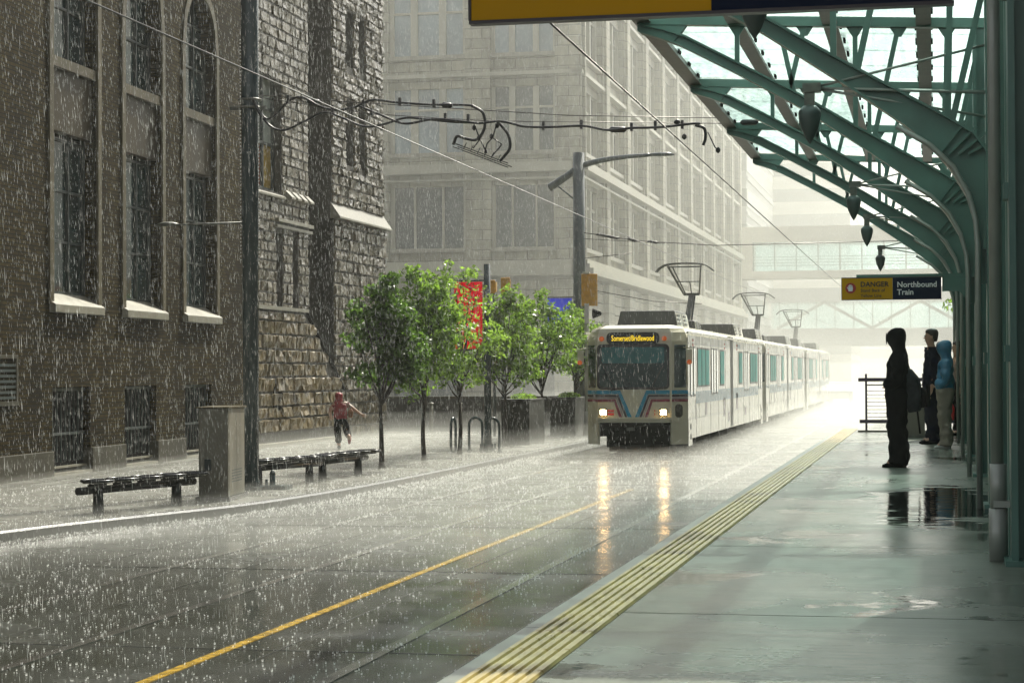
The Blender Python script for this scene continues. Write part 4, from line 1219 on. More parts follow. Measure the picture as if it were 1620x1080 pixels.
# banner materials
def bannermat(name, top, pal, z0, z1, sc):
    m, nt, b, N, L = newmat(name)
    tc_ = N.new('ShaderNodeTexCoord'); sp_ = N.new('ShaderNodeSeparateXYZ'); L.new(tc_.outputs['Generated'], sp_.inputs[0])
    mp = N.new('ShaderNodeMapping'); mp.inputs['Scale'].default_value = (1, 1, 1.6); L.new(tc_.outputs['Generated'], mp.inputs[0])
    vo_ = N.new('ShaderNodeTexNoise'); vo_.inputs['Scale'].default_value = sc; vo_.inputs['Detail'].default_value = 1; L.new(mp.outputs[0], vo_.inputs['Vector'])
    cr = N.new('ShaderNodeValToRGB'); cr.color_ramp.interpolation = 'CONSTANT'
    el = cr.color_ramp.elements; el[0].position = 0; el[0].color = pal[0] + (1,); el[1].position = 0.44; el[1].color = pal[1] + (1,)
    for pos, c in ((0.52, pal[2]), (0.58, pal[3])):
        e_ = el.new(pos); e_.color = c + (1,)
    L.new(vo_.outputs['Fac'], cr.inputs[0])
    gt = N.new('ShaderNodeMath'); gt.operation = 'GREATER_THAN'; gt.inputs[1].default_value = 0.42; L.new(sp_.outputs['Z'], gt.inputs[0])
    mx = N.new('ShaderNodeMix'); mx.data_type = 'RGBA'; L.new(gt.outputs[0], mx.inputs[0]); L.new(cr.outputs[0], mx.inputs[6]); mx.inputs[7].default_value = top + (1,)
    L.new(mx.outputs[2], b.inputs['Base Color']); b.inputs['Roughness'].default_value = 0.5
    tl = N.new('ShaderNodeBsdfTranslucent'); L.new(mx.outputs[2], tl.inputs[0])
    ms = N.new('ShaderNodeMixShader'); ms.inputs[0].default_value = 0.5; L.new(b.outputs[0], ms.inputs[1]); L.new(tl.outputs[0], ms.inputs[2]); L.new(ms.outputs[0], N['Material Output'].inputs[0])
    return m
def banner(x0, x1, y, z0, z1, m, name, label, xp):
    e = empty(name, ((x0 + x1) / 2, y, z0), label=label, cat='banner', group='printed street banners on poles')
    b = MB(); n = 10
    rings_ = []
    b = MB()
    vs = []; fs = []
    for k in range(n + 1):
        u = k / n
        yy_ = y + 0.02 * math.sin(u * 7)
        vs += [(x0 + (x1 - x0) * u, yy_, z0), (x0 + (x1 - x0) * u, yy_, z1), (x0 + (x1 - x0) * u, yy_ + 0.006, z0), (x0 + (x1 - x0) * u, yy_ + 0.006, z1)]
        if k: a = 4 * (k - 1); c = 4 * k; fs += [(a, c, c + 1, a + 1), (a + 2, a + 3, c + 3, c + 2), (a, a + 2, c + 2, c), (a + 1, c + 1, c + 3, a + 3)]
    fs += [(0, 1, 3, 2), (4 * n, 4 * n + 2, 4 * n + 3, 4 * n + 1)]
    b.add(vs, fs, False); b.build('cloth', m, e)
    b = MB(); b.tube([(x0, y, z1 + 0.03), (xp, y, z1 + 0.03)], 0.02, 6); b.tube([(x0, y, z0 - 0.03), (xp, y, z0 - 0.03)], 0.02, 6); b.build('rod', M['black'], e)
crim = (0.80, 0.010, 0.075)
banner(-12.20, -11.45, 50.4, 2.76, 4.50, bannermat('crimson_banner', crim, [crim, (0.70, 0.07, 0.02), (0.75, 0.35, 0.10), (0.70, 0.62, 0.45)], 0, 1, 6), 'street_banner', 'crimson street banner with an orange and cream lower half behind the trees', -11.35)
peri = (0.16, 0.19, 0.72)
banner(-12.58, -11.76, 65.2, 2.95, 4.60, bannermat('blue_banner', peri, [peri, (0.02, 0.25, 0.60), (0.55, 0.75, 0.85), (0.85, 0.85, 0.85)], 0, 1, 5), 'street_banner', 'periwinkle blue street banner with pale lower figures on the lamp pole', -11.6)
p3 = pole('banner_pole', -11.32, 50.4, 0.10, 0.085, 4.82, M['polem'], 'slim dark pole carrying the crimson banner among the trees')
# traffic signals
def signal(x, y, z, label, w_=0.46, h_=0.85, px=None, pz=0.13):
    e = empty('traffic_signal', (x, y, pz), label=label, cat='traffic light', group='amber backed traffic signals')
    b = MB(); b.box(x - w_ / 2, x + w_ / 2, y, y + 0.05, z, z + h_); b.build('backboard', M['sigy'], e, bevel=0.03)
    b = MB(); b.box(x - 0.12, x + 0.12, y + 0.05, y + 0.25, z + 0.05, z + h_ - 0.05); b.build('housing', M['sigy'], e)
    return e
e = signal(-10.62, 62, 4.22, 'amber backed traffic signal on the pale post left of the tram', 0.52, 1.02)
b = MB(); b.tube([(-10.70, 62, 0.13), (-10.70, 62, 4.3)], [0.09, 0.075], 14); b.tube([(-10.70, 62, 0.13), (-10.70, 62, 0.9)], [0.15, 0.10], 14); b.box(-10.80, -10.60, 61.9, 62.1, 5.24, 5.30)
b.build('post', M['pale'], e)
b = MB(); b.lathe([(0.001, 0.28), (0.06, 0.26), (0.12, 0.12), (0.16, 0.0), (0.001, 0.02)], n=12)
b.v = [(-10.50 + v[2], 61.95 + v[1], 3.98 + v[0]) for v in b.v]
b.build('loudspeaker', M['black'], e)
b = MB(); b.box(-10.92, -10.76, 61.85, 62.0, 2.45, 2.75); po = b.build('pedestrian_signal', M['black'], e)
MB().box(-10.90, -10.78, 61.84, 61.85, 2.48, 2.58).build('lens', M['amber'], po)
e2 = signal(-12.9, 60.0, 4.55, 'small amber traffic signal above the trees, right of the banner pole', 0.30, 0.52)
MB().tube([(-13.05, 60.3, 0.13), (-13.05, 60.3, 4.9), (-12.9, 60.2, 4.95)], 0.05, 10).build('post', M['polef'], e2)
e3 = signal(-13.55, 61.0, 4.62, 'small amber traffic signal half hidden by the banner pole top', 0.22, 0.42)
MB().tube([(-13.55, 61.3, 0.13), (-13.55, 61.3, 5.0)], 0.05, 10).build('post', M['polef'], e3)
# second span with insulators
s2 = empty('span_wires', (-7, 65, 6.4), label='thin span wires and insulators behind the lamp arm, above the tram roof', cat='cable')
b = MB(); b.tube([(-11.3, 65, 6.75), (-9.5, 65, 6.45), (-7, 65, 6.25), (0.5, 65, 6.3)], 0.014, 5); b.tube([(-11.3, 65, 6.55), (-8.6, 65, 6.35)], 0.010, 5)
b.tube([(-11.3, 65, 4.9), (-9.0, 65, 4.45), (-7.4, 65, 4.35)], 0.012, 5); b.tube([(-11.3, 65, 5.9), (-9.7, 65, 6.05)], 0.012, 5)
b.build('wire', M['wired'], s2)
b = MB()
for x0, x1, z0, z1 in ((-10.9, -10.1, 6.68, 6.55), (-9.9, -9.5, 6.52, 6.45), (-9.2, -8.8, 6.42, 6.38)):
    MB().tube([(x0, 65, z0), (x0 + 0.1, 65, z0), (x1 - .1, 65, z1), (x1, 65, z1)], [0.02, 0.045, 0.045, 0.02], 8).build('insulator', M['cable'], s2)
for xb_, yb_ in ((-9.6, 78.0),):
    pass

# ================================================================== TRAM
tram = empty('tram_train', (-7.42, 50, 0), label='cream and teal three-car light rail train with lit headlights', cat='tram')
CX, HW, HF = -7.42, 1.29, 0.95
CARS = [(50.0, 73.6), (74.1, 97.9), (98.4, 122.2)]
for ci, (ya, yb) in enumerate(CARS):
    carp = empty('tram_car', (0, ya - 50, 0), parent=tram)
    def W(x, y, z): return (CX + x, ya + y, z)
    Ln = yb - ya
    def ringz(z, ins=0.0, fr=0.0, cor=0.55):
        hw = HW - ins
        f0 = fr
        return [W(-HF + ins * .5, f0, z), W(HF - ins * .5, f0, z), W(hw, f0 + cor, z), W(hw, Ln - f0 - cor, z), W(HF - ins * .5, Ln - f0, z), W(-HF + ins * .5, Ln - f0, z), W(-hw, Ln - f0 - cor, z), W(-hw, f0 + cor, z)]
    b = MB(); b.loft([ringz(0.88), ringz(2.92), ringz(3.14, 0.06, 0.06), ringz(3.24, 0.12, 0.12), ringz(3.33, 0.38, 0.32)])
    body = b.build('body', M['white'] if ci else M['cream'], carp)
    # white side skin, proud of the cream front
    b = MB()
    for sd_ in (-1, 1):
        b = MB(); x0, x1 = sd_ * HW, sd_ * (HW + 0.006)
        b.box(CX + min(x0, x1), CX + max(x0, x1), ya + 0.57, yb - 0.57, 0.42, 3.08)
        b.box(CX + sd_ * (HW - 0.03), CX + sd_ * HW, ya + 0.57, yb - 0.57, 0.42, 0.88)
        b.build('side_skin', M['white'], carp)
    b = MB(); b.box(CX + HW + 0.006, CX + HW + 0.05, ya + 0.3, yb - 0.3, 3.10, 3.16); b.box(CX - HW - 0.05, CX - HW - 0.006, ya + 0.3, yb - 0.3, 3.10, 3.16); b.build('gutter', M['white'], carp)
    # corner skirts with step holes
    b = MB()
    for e_, yy0, yy1 in ((0, ya + 0.0, ya + 0.57), (1, yb - 0.57, yb)):
        for sd_ in (-1, 1):
            ff = -1 if e_ == 0 else 1
            xa, xb = CX + sd_ * HF, CX + sd_ * HW
            if e_ == 0: poly_ = [(CX + sd_ * 0.93, ya + 0.02), (xb, ya + 0.57), (xb, ya + 1.35), (xb - sd_ * 0.05, ya + 1.35), (xb - sd_ * 0.05, ya + 0.60), (CX + sd_ * 0.90, ya + 0.07)]
            else: poly_ = [(CX + sd_ * 0.93, yb - 0.02), (xb, yb - 0.57), (xb, yb - 1.35), (xb - sd_ * 0.05, yb - 1.35), (xb - sd_ * 0.05, yb - 0.60), (CX + sd_ * 0.90, yb - 0.07)]
            b.prism(poly_, 'z', 0.30, 0.88)
            b.build('corner_skirt', M['cream'] if ci == 0 else M['white'], carp); b = MB()
    for y0_, y1_ in ((ya + 0.58, ya + 1.4), (yb - 1.4, yb - 0.58)):
        MB().box(CX + HW + 0.002, CX + HW + 0.012, y0_, y1_, 0.24, 0.92).build('step_panel', M['white'], carp)
    for y_ in (ya + 0.95, yb - 1.2):
        for z_ in (0.66, 0.40): MB().box(CX + HW + 0.011, CX + HW + 0.016, y_, y_ + 0.28, z_, z_ + 0.14).build('step_hole', M['trub'], carp)
    # undercarriage
    b = MB(); b.box(CX - 1.0, CX + 1.0, ya + 0.25, yb - 0.25, 0.50, 0.875)
    for yy_ in (3.2, Ln / 2, Ln - 3.2):
        b.box(CX - 1.02, CX + 1.02, ya + yy_ - 1.35, ya + yy_ + 1.35, 0.16, 0.52)
        for dy in (-0.9, 0.9):
            for sd_ in (-1, 1):
                b.tube([(CX + sd_ * 0.66, ya + yy_ + dy, 0.33), (CX + sd_ * 0.80, ya + yy_ + dy, 0.33)], 0.33, 18)
    b.box(CX - 0.42, CX + 0.42, ya + 0.3, ya + 2.2, 0.14, 0.52); b.box(CX - 0.2, CX + 0.2, ya - 0.28, ya + 0.4, 0.52, 0.74)
    b.box(CX - 0.75, CX + 0.80, ya + 0.6, ya + 1.8, 0.10, 0.5)
    b.build('undercarriage', M['under'], carp)
    # articulation
    b = MB(); ym = ya + Ln / 2
    b.box(CX - HW - 0.012, CX + HW + 0.012, ym - 0.38, ym + 0.38, 0.45, 3.2)
    b.build('bellows', M['ac'] if ci else M['ac'], carp)
    # side windows and doors
    xs0 = CX + HW + 0.006
    def wins(lst, z0, z1, nm, m, th):
        for y0, y1 in lst:
            for sd_ in (1, -1):
                o_ = MB().box(CX + sd_ * (HW + 0.006), CX + sd_ * (HW + 0.006 + th), ya + y0, ya + y1, z0, z1).build(nm, M['trub'], carp)
                e0 = 0.05
                g_ = MB(); g_.box(CX + sd_ * (HW + 0.006 + th), CX + sd_ * (HW + 0.009 + th), ya + y0 + e0, ya + y1 - e0, z0 + e0, z1 - e0)
                # joined pane mesh in place of the frame's face
                g_.build(nm + '_glass', m, carp)
    W1 = [(2.65, 3.55), (3.6, 4.5), (4.55, 5.45), (8.35, 9.5)]
    W1 = W1 + [(Ln - b_, Ln - a_) for a_, b_ in W1]
    wins(W1, 1.72, 2.78, 'window', M['twin'], 0.010)
    D1 = [(1.05, 1.42), (1.75, 2.12), (6.0, 6.42), (6.62, 7.04), (7.3, 7.72)]
    D1 = D1 + [(Ln - b_, Ln - a_) for a_, b_ in D1]
    wins(D1, 1.50, 2.80, 'door', M['tglass'], 0.010)
    b = MB(); b.box(xs0, xs0 + 0.004, ya + 2.3, yb - 2.3, 1.30, 1.62)
    b.box(xs0, xs0 + 0.004, ya + 0.58, ya + 2.2, 1.52, 1.62); b.box(xs0, xs0 + 0.004, yb - 2.2, yb - 0.58, 1.52, 1.62)
    b.build('belt_band', M['bluband'], carp)
    b = MB()
    for y_, z_, l_, h_ in ((4.4, 0.95, .5, .35), (9.3, 0.8, .45, .55), (10.6, .62, .5, .3), (2.2, 0.9, .02, .5), (3.0, .9, .02, .5), (13.2, 0.95, .45, .5), (16.0, .7, .6, .3)):
        MB().box(xs0, xs0 + 0.004, ya + y_, ya + y_ + l_, z_, z_ + h_).build('side_hatch', M['lilac'], carp)
    b = MB()
    for y_ in (1.6, 9.6, 13.4, Ln - 2): b.box(xs0, xs0 + 0.012, ya + y_, ya + y_ + 0.14, 2.92, 2.98); b.box(xs0, xs0 + 0.012, ya + y_, ya + y_ + 0.14, 2.80, 2.86)
    b.build('marker_lamp', M['redlamp'], carp)
    b = MB(); b.box(xs0, xs0 + 0.006, ya + 13.8, ya + 14.6, 2.86, 3.0); b.build('route_decal', M['bluband'], carp)
    for y_ in (2.35, 5.8, 7.9, 9.9, Ln - 9.9, Ln - 7.9, Ln - 5.8, Ln - 2.35):
        MB().box(xs0, xs0 + 0.003, ya + y_, ya + y_ + 0.018, 0.45, 3.05).build('panel_seam', M['trub'], carp)
    for z_ in (0.92, 2.86):
        MB().box(xs0, xs0 + 0.0035, ya + 0.6, yb - 0.6, z_, z_ + 0.012).build('panel_seam', M['ac'], carp)
    # roof equipment
    def acu(y0, y1, wb, wt_, zt_):
        b = MB(); b.loft([[W(-wb, y0, 3.28), W(wb, y0, 3.28), W(wb, y1, 3.28), W(-wb, y1, 3.28)], [W(-wt_, y0 + 0.12, zt_), W(wt_, y0 + 0.12, zt_), W(wt_, y1 - 0.12, zt_), W(-wt_, y1 - 0.12, zt_)]])
        o_ = b.build('roof_unit', M['ac'], carp, bevel=0.03)
        b = MB()
        for k in range(2):
            yy_ = y0 + 0.18 + k * (y1 - y0) * 0.5
            t0, t1 = 0.12, 0.88
            P0 = [W(wb + (wt_ - wb) * t0 + 0.006, yy_, 3.28 + (zt_ - 3.28) * t0), W(wb + (wt_ - wb) * t0 + 0.006, yy_ + (y1 - y0) * 0.42, 3.28 + (zt_ - 3.28) * t0), W(wb + (wt_ - wb) * t1 + 0.006, yy_ + (y1 - y0) * 0.42, 3.28 + (zt_ - 3.28) * t1), W(wb + (wt_ - wb) * t1 + 0.006, yy_, 3.28 + (zt_ - 3.28) * t1)]
            b.add(P0, [(0, 1, 2, 3)])
        lo_ = b.build('louvre_panel', M['white'], carp)
        b = MB()
        for k in range(3):
            t = 0.25 + k * 0.22
            xx = wb + (wt_ - wb) * t + 0.008
            b.box(CX + xx, CX + xx + 0.012, ya + y0 + 0.35, ya + y0 + 0.9, 3.28 + (zt_ - 3.28) * t, 3.28 + (zt_ - 3.28) * t + 0.05)
            b.box(CX + xx, CX + xx + 0.012, ya + y0 + 0.35 + (y1 - y0) * .5, ya + y0 + 0.8 + (y1 - y0) * .5, 3.28 + (zt_ - 3.28) * t, 3.28 + (zt_ - 3.28) * t + 0.05)
        b.build('louvre_slot', M['trub'], carp)
    acu(2.3, 5.0, 0.82, 0.72, 3.76); acu(Ln - 5.6, Ln - 2.6, 0.82, 0.72, 3.76); acu(7.4, 8.6, 0.70, 0.64, 3.62)
    # pantograph
    b = MB(); py = 11.5
    b.box(CX - 0.7, CX + 0.7, ya + py - 0.5, ya + py + 0.5, 3.34, 3.40)
    b.bar(W(-0.05, py - 0.3, 3.40), W(0.0, py + 0.85, 4.58), 0.16, 0.07); b.bar(W(0.08, py - 0.2, 3.40), W(0.10, py + 0.85, 4.50), 0.05, 0.05)
    b.box(CX - 0.24, CX + 0.24, ya + py + 0.78, ya + py + 0.92, 4.52, 4.60)
    b.bar(W(-0.24, py + 0.85, 4.56), W(-0.62, py - 0.1, 5.40), 0.045, 0.045); b.bar(W(0.24, py + 0.85, 4.56), W(0.40, py - 0.1, 5.40), 0.045, 0.045)
    b.bar(W(-0.20, py + 0.85, 4.60), W(-0.50, py + 0.1, 5.38), 0.03, 0.03)
    b.bar(W(-0.42, py + 0.4, 4.94), W(0.32, py + 0.4, 4.94), 0.03, 0.03); b.bar(W(0, py + 0.85, 4.6), W(0, py + 0.4, 4.94), 0.03, 0.03)
    for dy in (-0.2, 0.12):
        b.tube(sm([W(-1.0, py + dy, 5.22), W(-0.86, py + dy, 5.36), W(-0.62, py + dy, 5.46), W(-0.1, py + dy, 5.49), W(0.40, py + dy, 5.46), W(0.62, py + dy, 5.38), W(0.80, py + dy, 5.24)], 4), 0.022, 6)
    for x_ in (-0.62, 0.40): b.bar(W(x_, py - 0.2, 5.43), W(x_, py + 0.12, 5.43), 0.04, 0.03)
    b.box(CX - 0.64, CX + 0.42, ya + py - 0.06, ya + py + 0.02, 5.36, 5.40)
    b.build('pantograph', M['ac'], carp)
    # front (each car has a cab front; the lights and sign face the camera on the first)
    fy = ya
    b = MB()
    def rrect(cx_, cz_, w2, h2, r_, y, n=5):
        pts_ = []
        for (sx__, sz__, a0) in ((1, 1, 0), (-1, 1, 90), (-1, -1, 180), (1, -1, 270)):
            for k in range(n + 1):
                a = R(a0 + 90 * k / n); pts_.append((cx_ + sx__ * (w2 - r_) + r_ * math.cos(a), cz_ + sz__ * (h2 - r_) + r_ * math.sin(a)))
        return pts_
    C0 = CX - 0.03
    ws = MB(); ws.prism(rrect(C0, 2.27, 0.925, 0.575, 0.12, 0), 'y', fy - 0.012, fy + 0.02); wso = ws.build('windscreen_gasket', M['trub'], carp)
    ws = MB(); ws.prism(rrect(C0, 2.27, 0.865, 0.515, 0.10, 0), 'y', fy - 0.018, fy - 0.0125); ws.build('windscreen', M['tglass'], carp)
    ws = MB(); ws.prism(rrect(C0, 2.56, 0.80, 0.20, 0.05, 0), 'y', fy - 0.022, fy - 0.0185); ws.build('sun_blind', M['tteal'], carp)
    ws = MB(); ws.prism(rrect(C0, 3.01 - 0.02, 0.675, 0.155, 0.13, 0), 'y', fy - 0.03, fy + 0.12); ws.build('destination_sign', M['ledbox'], carp)
    if ci == 0:
        text('Somerset/Bridlewood', 0.20, M['led'], carp, (C0, fy - 0.034, 2.925), bold=0.0, sx=0.62, align='CENTER', name='destination_lettering')
    for sd_ in (-1, 1):
        lens = MB(); lens.tube([(C0 + sd_ * 0.80, fy - 0.045, 2.98), (C0 + sd_ * 0.80, fy + 0.12, 2.98)], 0.062, 14); lens.build('roof_marker_lamp', M['amber'], carp)
        b = MB(); b.prism(rrect(C0 + sd_ * 0.77, 1.115, 0.11, 0.10, 0.03, 0), 'y', fy - 0.02, fy + 0.02); b.build('headlight_bezel', M['alu'], carp)
        b = MB(); b.prism(rrect(C0 + sd_ * 0.77, 1.115, 0.072, 0.062, 0.02, 0), 'y', fy - 0.028, fy - 0.0205); b.build('headlight', M['head'] if ci == 0 else M['alu'], carp)
        for z_ in (1.155, 1.07):
            MB().box(C0 + sd_ * 0.60 - 0.06 , C0 + sd_ * 0.50 + 0.06 if sd_ > 0 else C0 + sd_ * 0.50 , fy - 0.015, fy + 0.01, z_ - 0.025, z_ + 0.025).build('tail_lamp', M['redlamp'], carp)
        # angled corner window
        a_, c_ = Vector(W(sd_ * (HF + 0.055), 0.09, 0)), Vector(W(sd_ * (HW - 0.04), 0.49, 0))
        nn = Vector((sd_ * 0.55, -0.34, 0)).normalized() * 0.012
        g_ = MB(); g_.add([(a_.x + nn.x, a_.y + nn.y, 1.74), (c_.x + nn.x, c_.y + nn.y, 1.74), (c_.x + nn.x, c_.y + nn.y, 2.82), (a_.x + nn.x, a_.y + nn.y, 2.82),
                   (a_.x - nn.x, a_.y - nn.y, 1.74), (c_.x - nn.x, c_.y - nn.y, 1.74), (c_.x - nn.x, c_.y - nn.y, 2.82), (a_.x - nn.x, a_.y - nn.y, 2.82)],
                 [(0, 1, 2, 3), (7, 6, 5, 4), (0, 4, 5, 1), (1, 5, 6, 2), (2, 6, 7, 3), (3, 7, 4, 0)])
        g_.build('corner_window', M['tglass'], carp)
    if ci == 0:
        def stripe(m, nm, zt0, th, kx, bx):
            s_ = MB()
            for sd_ in (-1, 1):
                # level run on the flat front, then the leg of the V
                xa, xk, xb = C0 + sd_ * (HF - 0.02), C0 + sd_ * kx, C0 + sd_ * bx
                s_.add([(xa, fy - 0.006, zt0), (xk, fy - 0.006, zt0), (xk + sd_ * th * 0.55, fy - 0.006, zt0 - th), (xa, fy - 0.006, zt0 - th)], [(0, 1, 2, 3)])
                s_.add([(xk, fy - 0.006, zt0), (xk + sd_ * th * 0.55, fy - 0.006, zt0 - th), (xb + sd_ * th * 1.1, fy - 0.006, 0.995), (xb, fy - 0.006, 0.995)], [(0, 1, 2, 3)])
                n_ = Vector((sd_ * 0.55, -0.34, 0)).normalized() * 0.006
                p_ = Vector(W(sd_ * (HF + 0.0), 0.0, 0)); q_ = Vector(W(sd_ * HW, 0.55, 0))
                s_.add([(p_.x + n_.x, p_.y + n_.y, zt0), (q_.x + n_.x, q_.y + n_.y, zt0), (q_.x + n_.x, q_.y + n_.y, zt0 - th), (p_.x + n_.x, p_.y + n_.y, zt0 - th)], [(0, 1, 2, 3)])
                s_.build(nm, m, carp); s_ = MB()
        stripe(M['teal'], 'teal_stripe', 1.670, 0.095, 0.33, 0.040)
        stripe(M['sdark'], 'dark_stripe', 1.56, 0.055, 0.38, 0.155)
        stripe(M['lilac'], 'pale_stripe', 1.495, 0.035, 0.42, 0.235)
        stripe(M['maroon'], 'maroon_stripe', 1.450, 0.070, 0.455, 0.29)
    b = MB()
    for k in range(3): b.box(CX - HF + 0.02, CX + HF - 0.02, fy - 0.16, fy - 0.0, 0.865 + k * 0.04, 0.89 + k * 0.04)
    b.box(CX - HF + 0.04, CX + HF - 0.04, fy - 0.13, fy, 0.86, 0.985)
    b.build('bumper', M['cream'] if ci == 0 else M['white'], carp)
    if ci == 0:
        for sd_ in (-1, 1):
            b = MB(); b.tube([W(sd_ * 1.15, 0.45, 2.76), W(sd_ * 1.5, 0.10, 2.72)], 0.014, 6)
            b.box(CX + sd_ * 1.36 - 0.05 * sd_, CX + sd_ * 1.36 + 0.11 * sd_, ya + 0.05, ya + 0.12, 2.34, 2.70)
            b.build('mirror', M['cream'], carp)
        for sd_ in (-1, 1):
            MB().tube([W(sd_ * 1.40, 0.04, 2.38), W(sd_ * 1.40, -0.02, 2.38)], 0.06, 12).build('mirror_indicator', M['amber'], carp)
        b = MB()
        for x_, s_ in ((-0.55, 1), (0.55, -1)):
            b.tube([(C0 + x_, fy - 0.03, 1.66), (C0 + x_ + s_ * 0.06, fy - 0.035, 1.78), (C0 + x_ - s_ * 0.22, fy - 0.03, 2.3)], 0.012, 5)
            b.box(C0 + x_ - 0.1, C0 + x_ + 0.1, fy - 0.04, fy - 0.02, 1.68, 1.72)
        b.build('wiper', M['trub'], carp)
        b = MB(); b.prism(rrect(0, 0, 0.10, 0.17, 0.09, 0), 'y', 0, 0.01)
        b.v = [(W(1.10, 0.235, 1.15)[0] + v[0] * 0.83, W(0, 0.235, 0)[1] - 0.014 + v[0] * 1.35 * 0.83 + v[1], 1.15 + v[2]) for v in b.v]
        b.build('corner_hatch', M['plinth'], carp)
        b = MB(); b.box(CX - 0.16, CX + 0.05, fy - 0.32, fy - 0.1, 0.66, 0.74); b.build('coupler_head', M['alu'], carp)

# parked car far behind the tram
car = empty('car', (-5.9, 130, 0), label='silver grey car far behind the tram, nearly hidden by spray', cat='car')
b = MB()
b.loft([[(-6.75, 128.2 + k, z) for k, z in ()] for _ in ()]) if False else None
prof_ = [(-2.2, 0.35), (2.2, 0.35), (2.25, 0.8), (1.6, 0.92), (1.0, 1.38), (-0.9, 1.42), (-1.7, 0.98), (-2.2, 0.85)]
b.prism([(130 + u, z) for u, z in prof_], 'x', -6.72, -5.02)
b.build('body', M['carm'], car, bevel=0.06)
b = MB(); b.box(-6.60, -5.14, 128.9, 129.15, 0.98, 1.33); b.build('window', M['glassd'], car)
for x in (-6.6, -5.3):
    for y in (128.7, 131.3):
        MB().tube([(x, y, 0.32), (x + 0.18, y, 0.32)], 0.32, 16).build('wheel', M['tyre'], car)

# ================================================================== STREET FURNITURE
def make_bench():
    e = empty('ring_seat_bench', (0, 0, 0), cat='bench', group='ring seat benches on the far pavement')
    b = MB(); b.tube([(0, -1.45, 0.33), (0, 1.45, 0.33)], 0.058, 10); b.box(0.0, 0.05, -1.3, 1.3, 0.36, 0.385)
    for k in range(5): b.bar((-0.0, -1.2 + k * 0.6, 0.40), (0.30, -1.2 + k * 0.6, 0.43), 0.07, 0.03)
    b.build('beam', M['bench'], e, world=False)
    for k in range(5):
        b = MB(); cy_ = -1.2 + k * 0.6
        b.tube([(0.16 + 0.22 * math.cos(a), cy_ + 0.25 * math.sin(a), 0.475) for a in [2 * pi * i / 28 for i in range(28)]], 0.022, 8, closed=True)
        b.tube([(0.05, cy_, 0.42), (-0.04, cy_, 0.47)], 0.02, 6)
        b.build('seat_ring', M['bench'], e, world=False)
        b = MB(); b.add([(0.16 + 0.205 * math.cos(a), cy_ + 0.235 * math.sin(a), 0.452) for a in [2 * pi * i / 28 for i in range(28)]] + [(0.16 + 0.205 * math.cos(a), cy_ + 0.235 * math.sin(a), 0.440) for a in [2 * pi * i / 28 for i in range(28)]],
                [tuple(range(28)), tuple(range(55, 27, -1))] + [(i, (i + 1) % 28, 28 + (i + 1) % 28, 28 + i) for i in range(28)])
        b.build('seat', M['rail'], e, world=False)
    for y in (-0.98, 0.98):
        MB().tube([(0, y, 0.0), (0, y, 0.34)], [0.085, 0.07], 12).build('leg', M['bench'], e, world=False)
    return e
b1 = make_bench(); b1.location = (-11.76, 28.27, 0.13); b1.rotation_euler.z = math.atan2(-0.46, 1.88) * 1
b1['label'] = 'black ring seat bench nearest on the left, before the grey cabinet'
for loc, ang, lb in (((-11.62, 34.75, 0.13), -0.26, 'black ring seat bench just behind the tall pole'), ((-11.32, 37.3, 0.13), -0.13, 'black ring seat bench farthest, nearest to the first tree')):
    c = copy_tree(b1); c.location = loc; c.rotation_euler.z = ang; c.scale = (1, 0.86, 1); c['label'] = lb
cab = empty('utility_cabinet', (-11.2, 30.5, 0.13), rz=0, label='tall pale rectangular utility cabinet standing beside the tall pole', cat='cabinet')
b = MB(); b.prism([(-11.40, 29.84), (-10.93, 29.90), (-11.10, 31.16), (-11.57, 31.10)], 'z', 0.20, 1.60); b.build('body', M['conc'], cab, bevel=0.015)
b = MB(); b.prism([(-11.44, 29.80), (-10.89, 29.86), (-11.06, 31.20), (-11.61, 31.14)], 'z', 0.125, 0.20); b.build('base', M['kerb'], cab)
b = MB(); b.prism([(-11.43, 29.81), (-10.90, 29.87), (-11.07, 31.19), (-11.60, 31.13)], 'z', 1.60, 1.625); b.build('cap', M['mould'], cab)
b = MB(); b.box(-11.30, -11.20, 29.835, 29.86, 0.62, 0.80); b.build('access_plate', M['winfr'], cab)
def cabface(u0, u1, z0, z1, m, nm, off=0.004):
    # on the street side face, u along it
    A_, B_ = Vector((-10.93, 29.90, 0)), Vector((-11.10, 31.16, 0)); n_ = Vector((1.26, 0.17, 0)).normalized() * off
    p_, q_ = A_.lerp(B_, u0) + n_, A_.lerp(B_, u1) + n_
    MB().add([(p_.x, p_.y, z0), (q_.x, q_.y, z0), (q_.x, q_.y, z1), (p_.x, p_.y, z1)], [(0, 1, 2, 3)]).build(nm, m, cab)
cabface(0.06, 0.94, 0.28, 1.52, mk('cabinet_door_paint', (0.17, 0.16, 0.125), 0.4, var=0.35, scale=3, streak=True), 'door')
for k_ in range(5): cabface(0.2, 0.8, 0.42 + k_ * 0.045, 0.437 + k_ * 0.045, M['winfr'], 'vent_slot', 0.006)
cabface(0.496, 0.504, 0.28, 1.52, M['black'], 'door_seam', 0.006)
cabface(0.54, 0.57, 0.86, 0.96, M['pipe'], 'handle', 0.012)
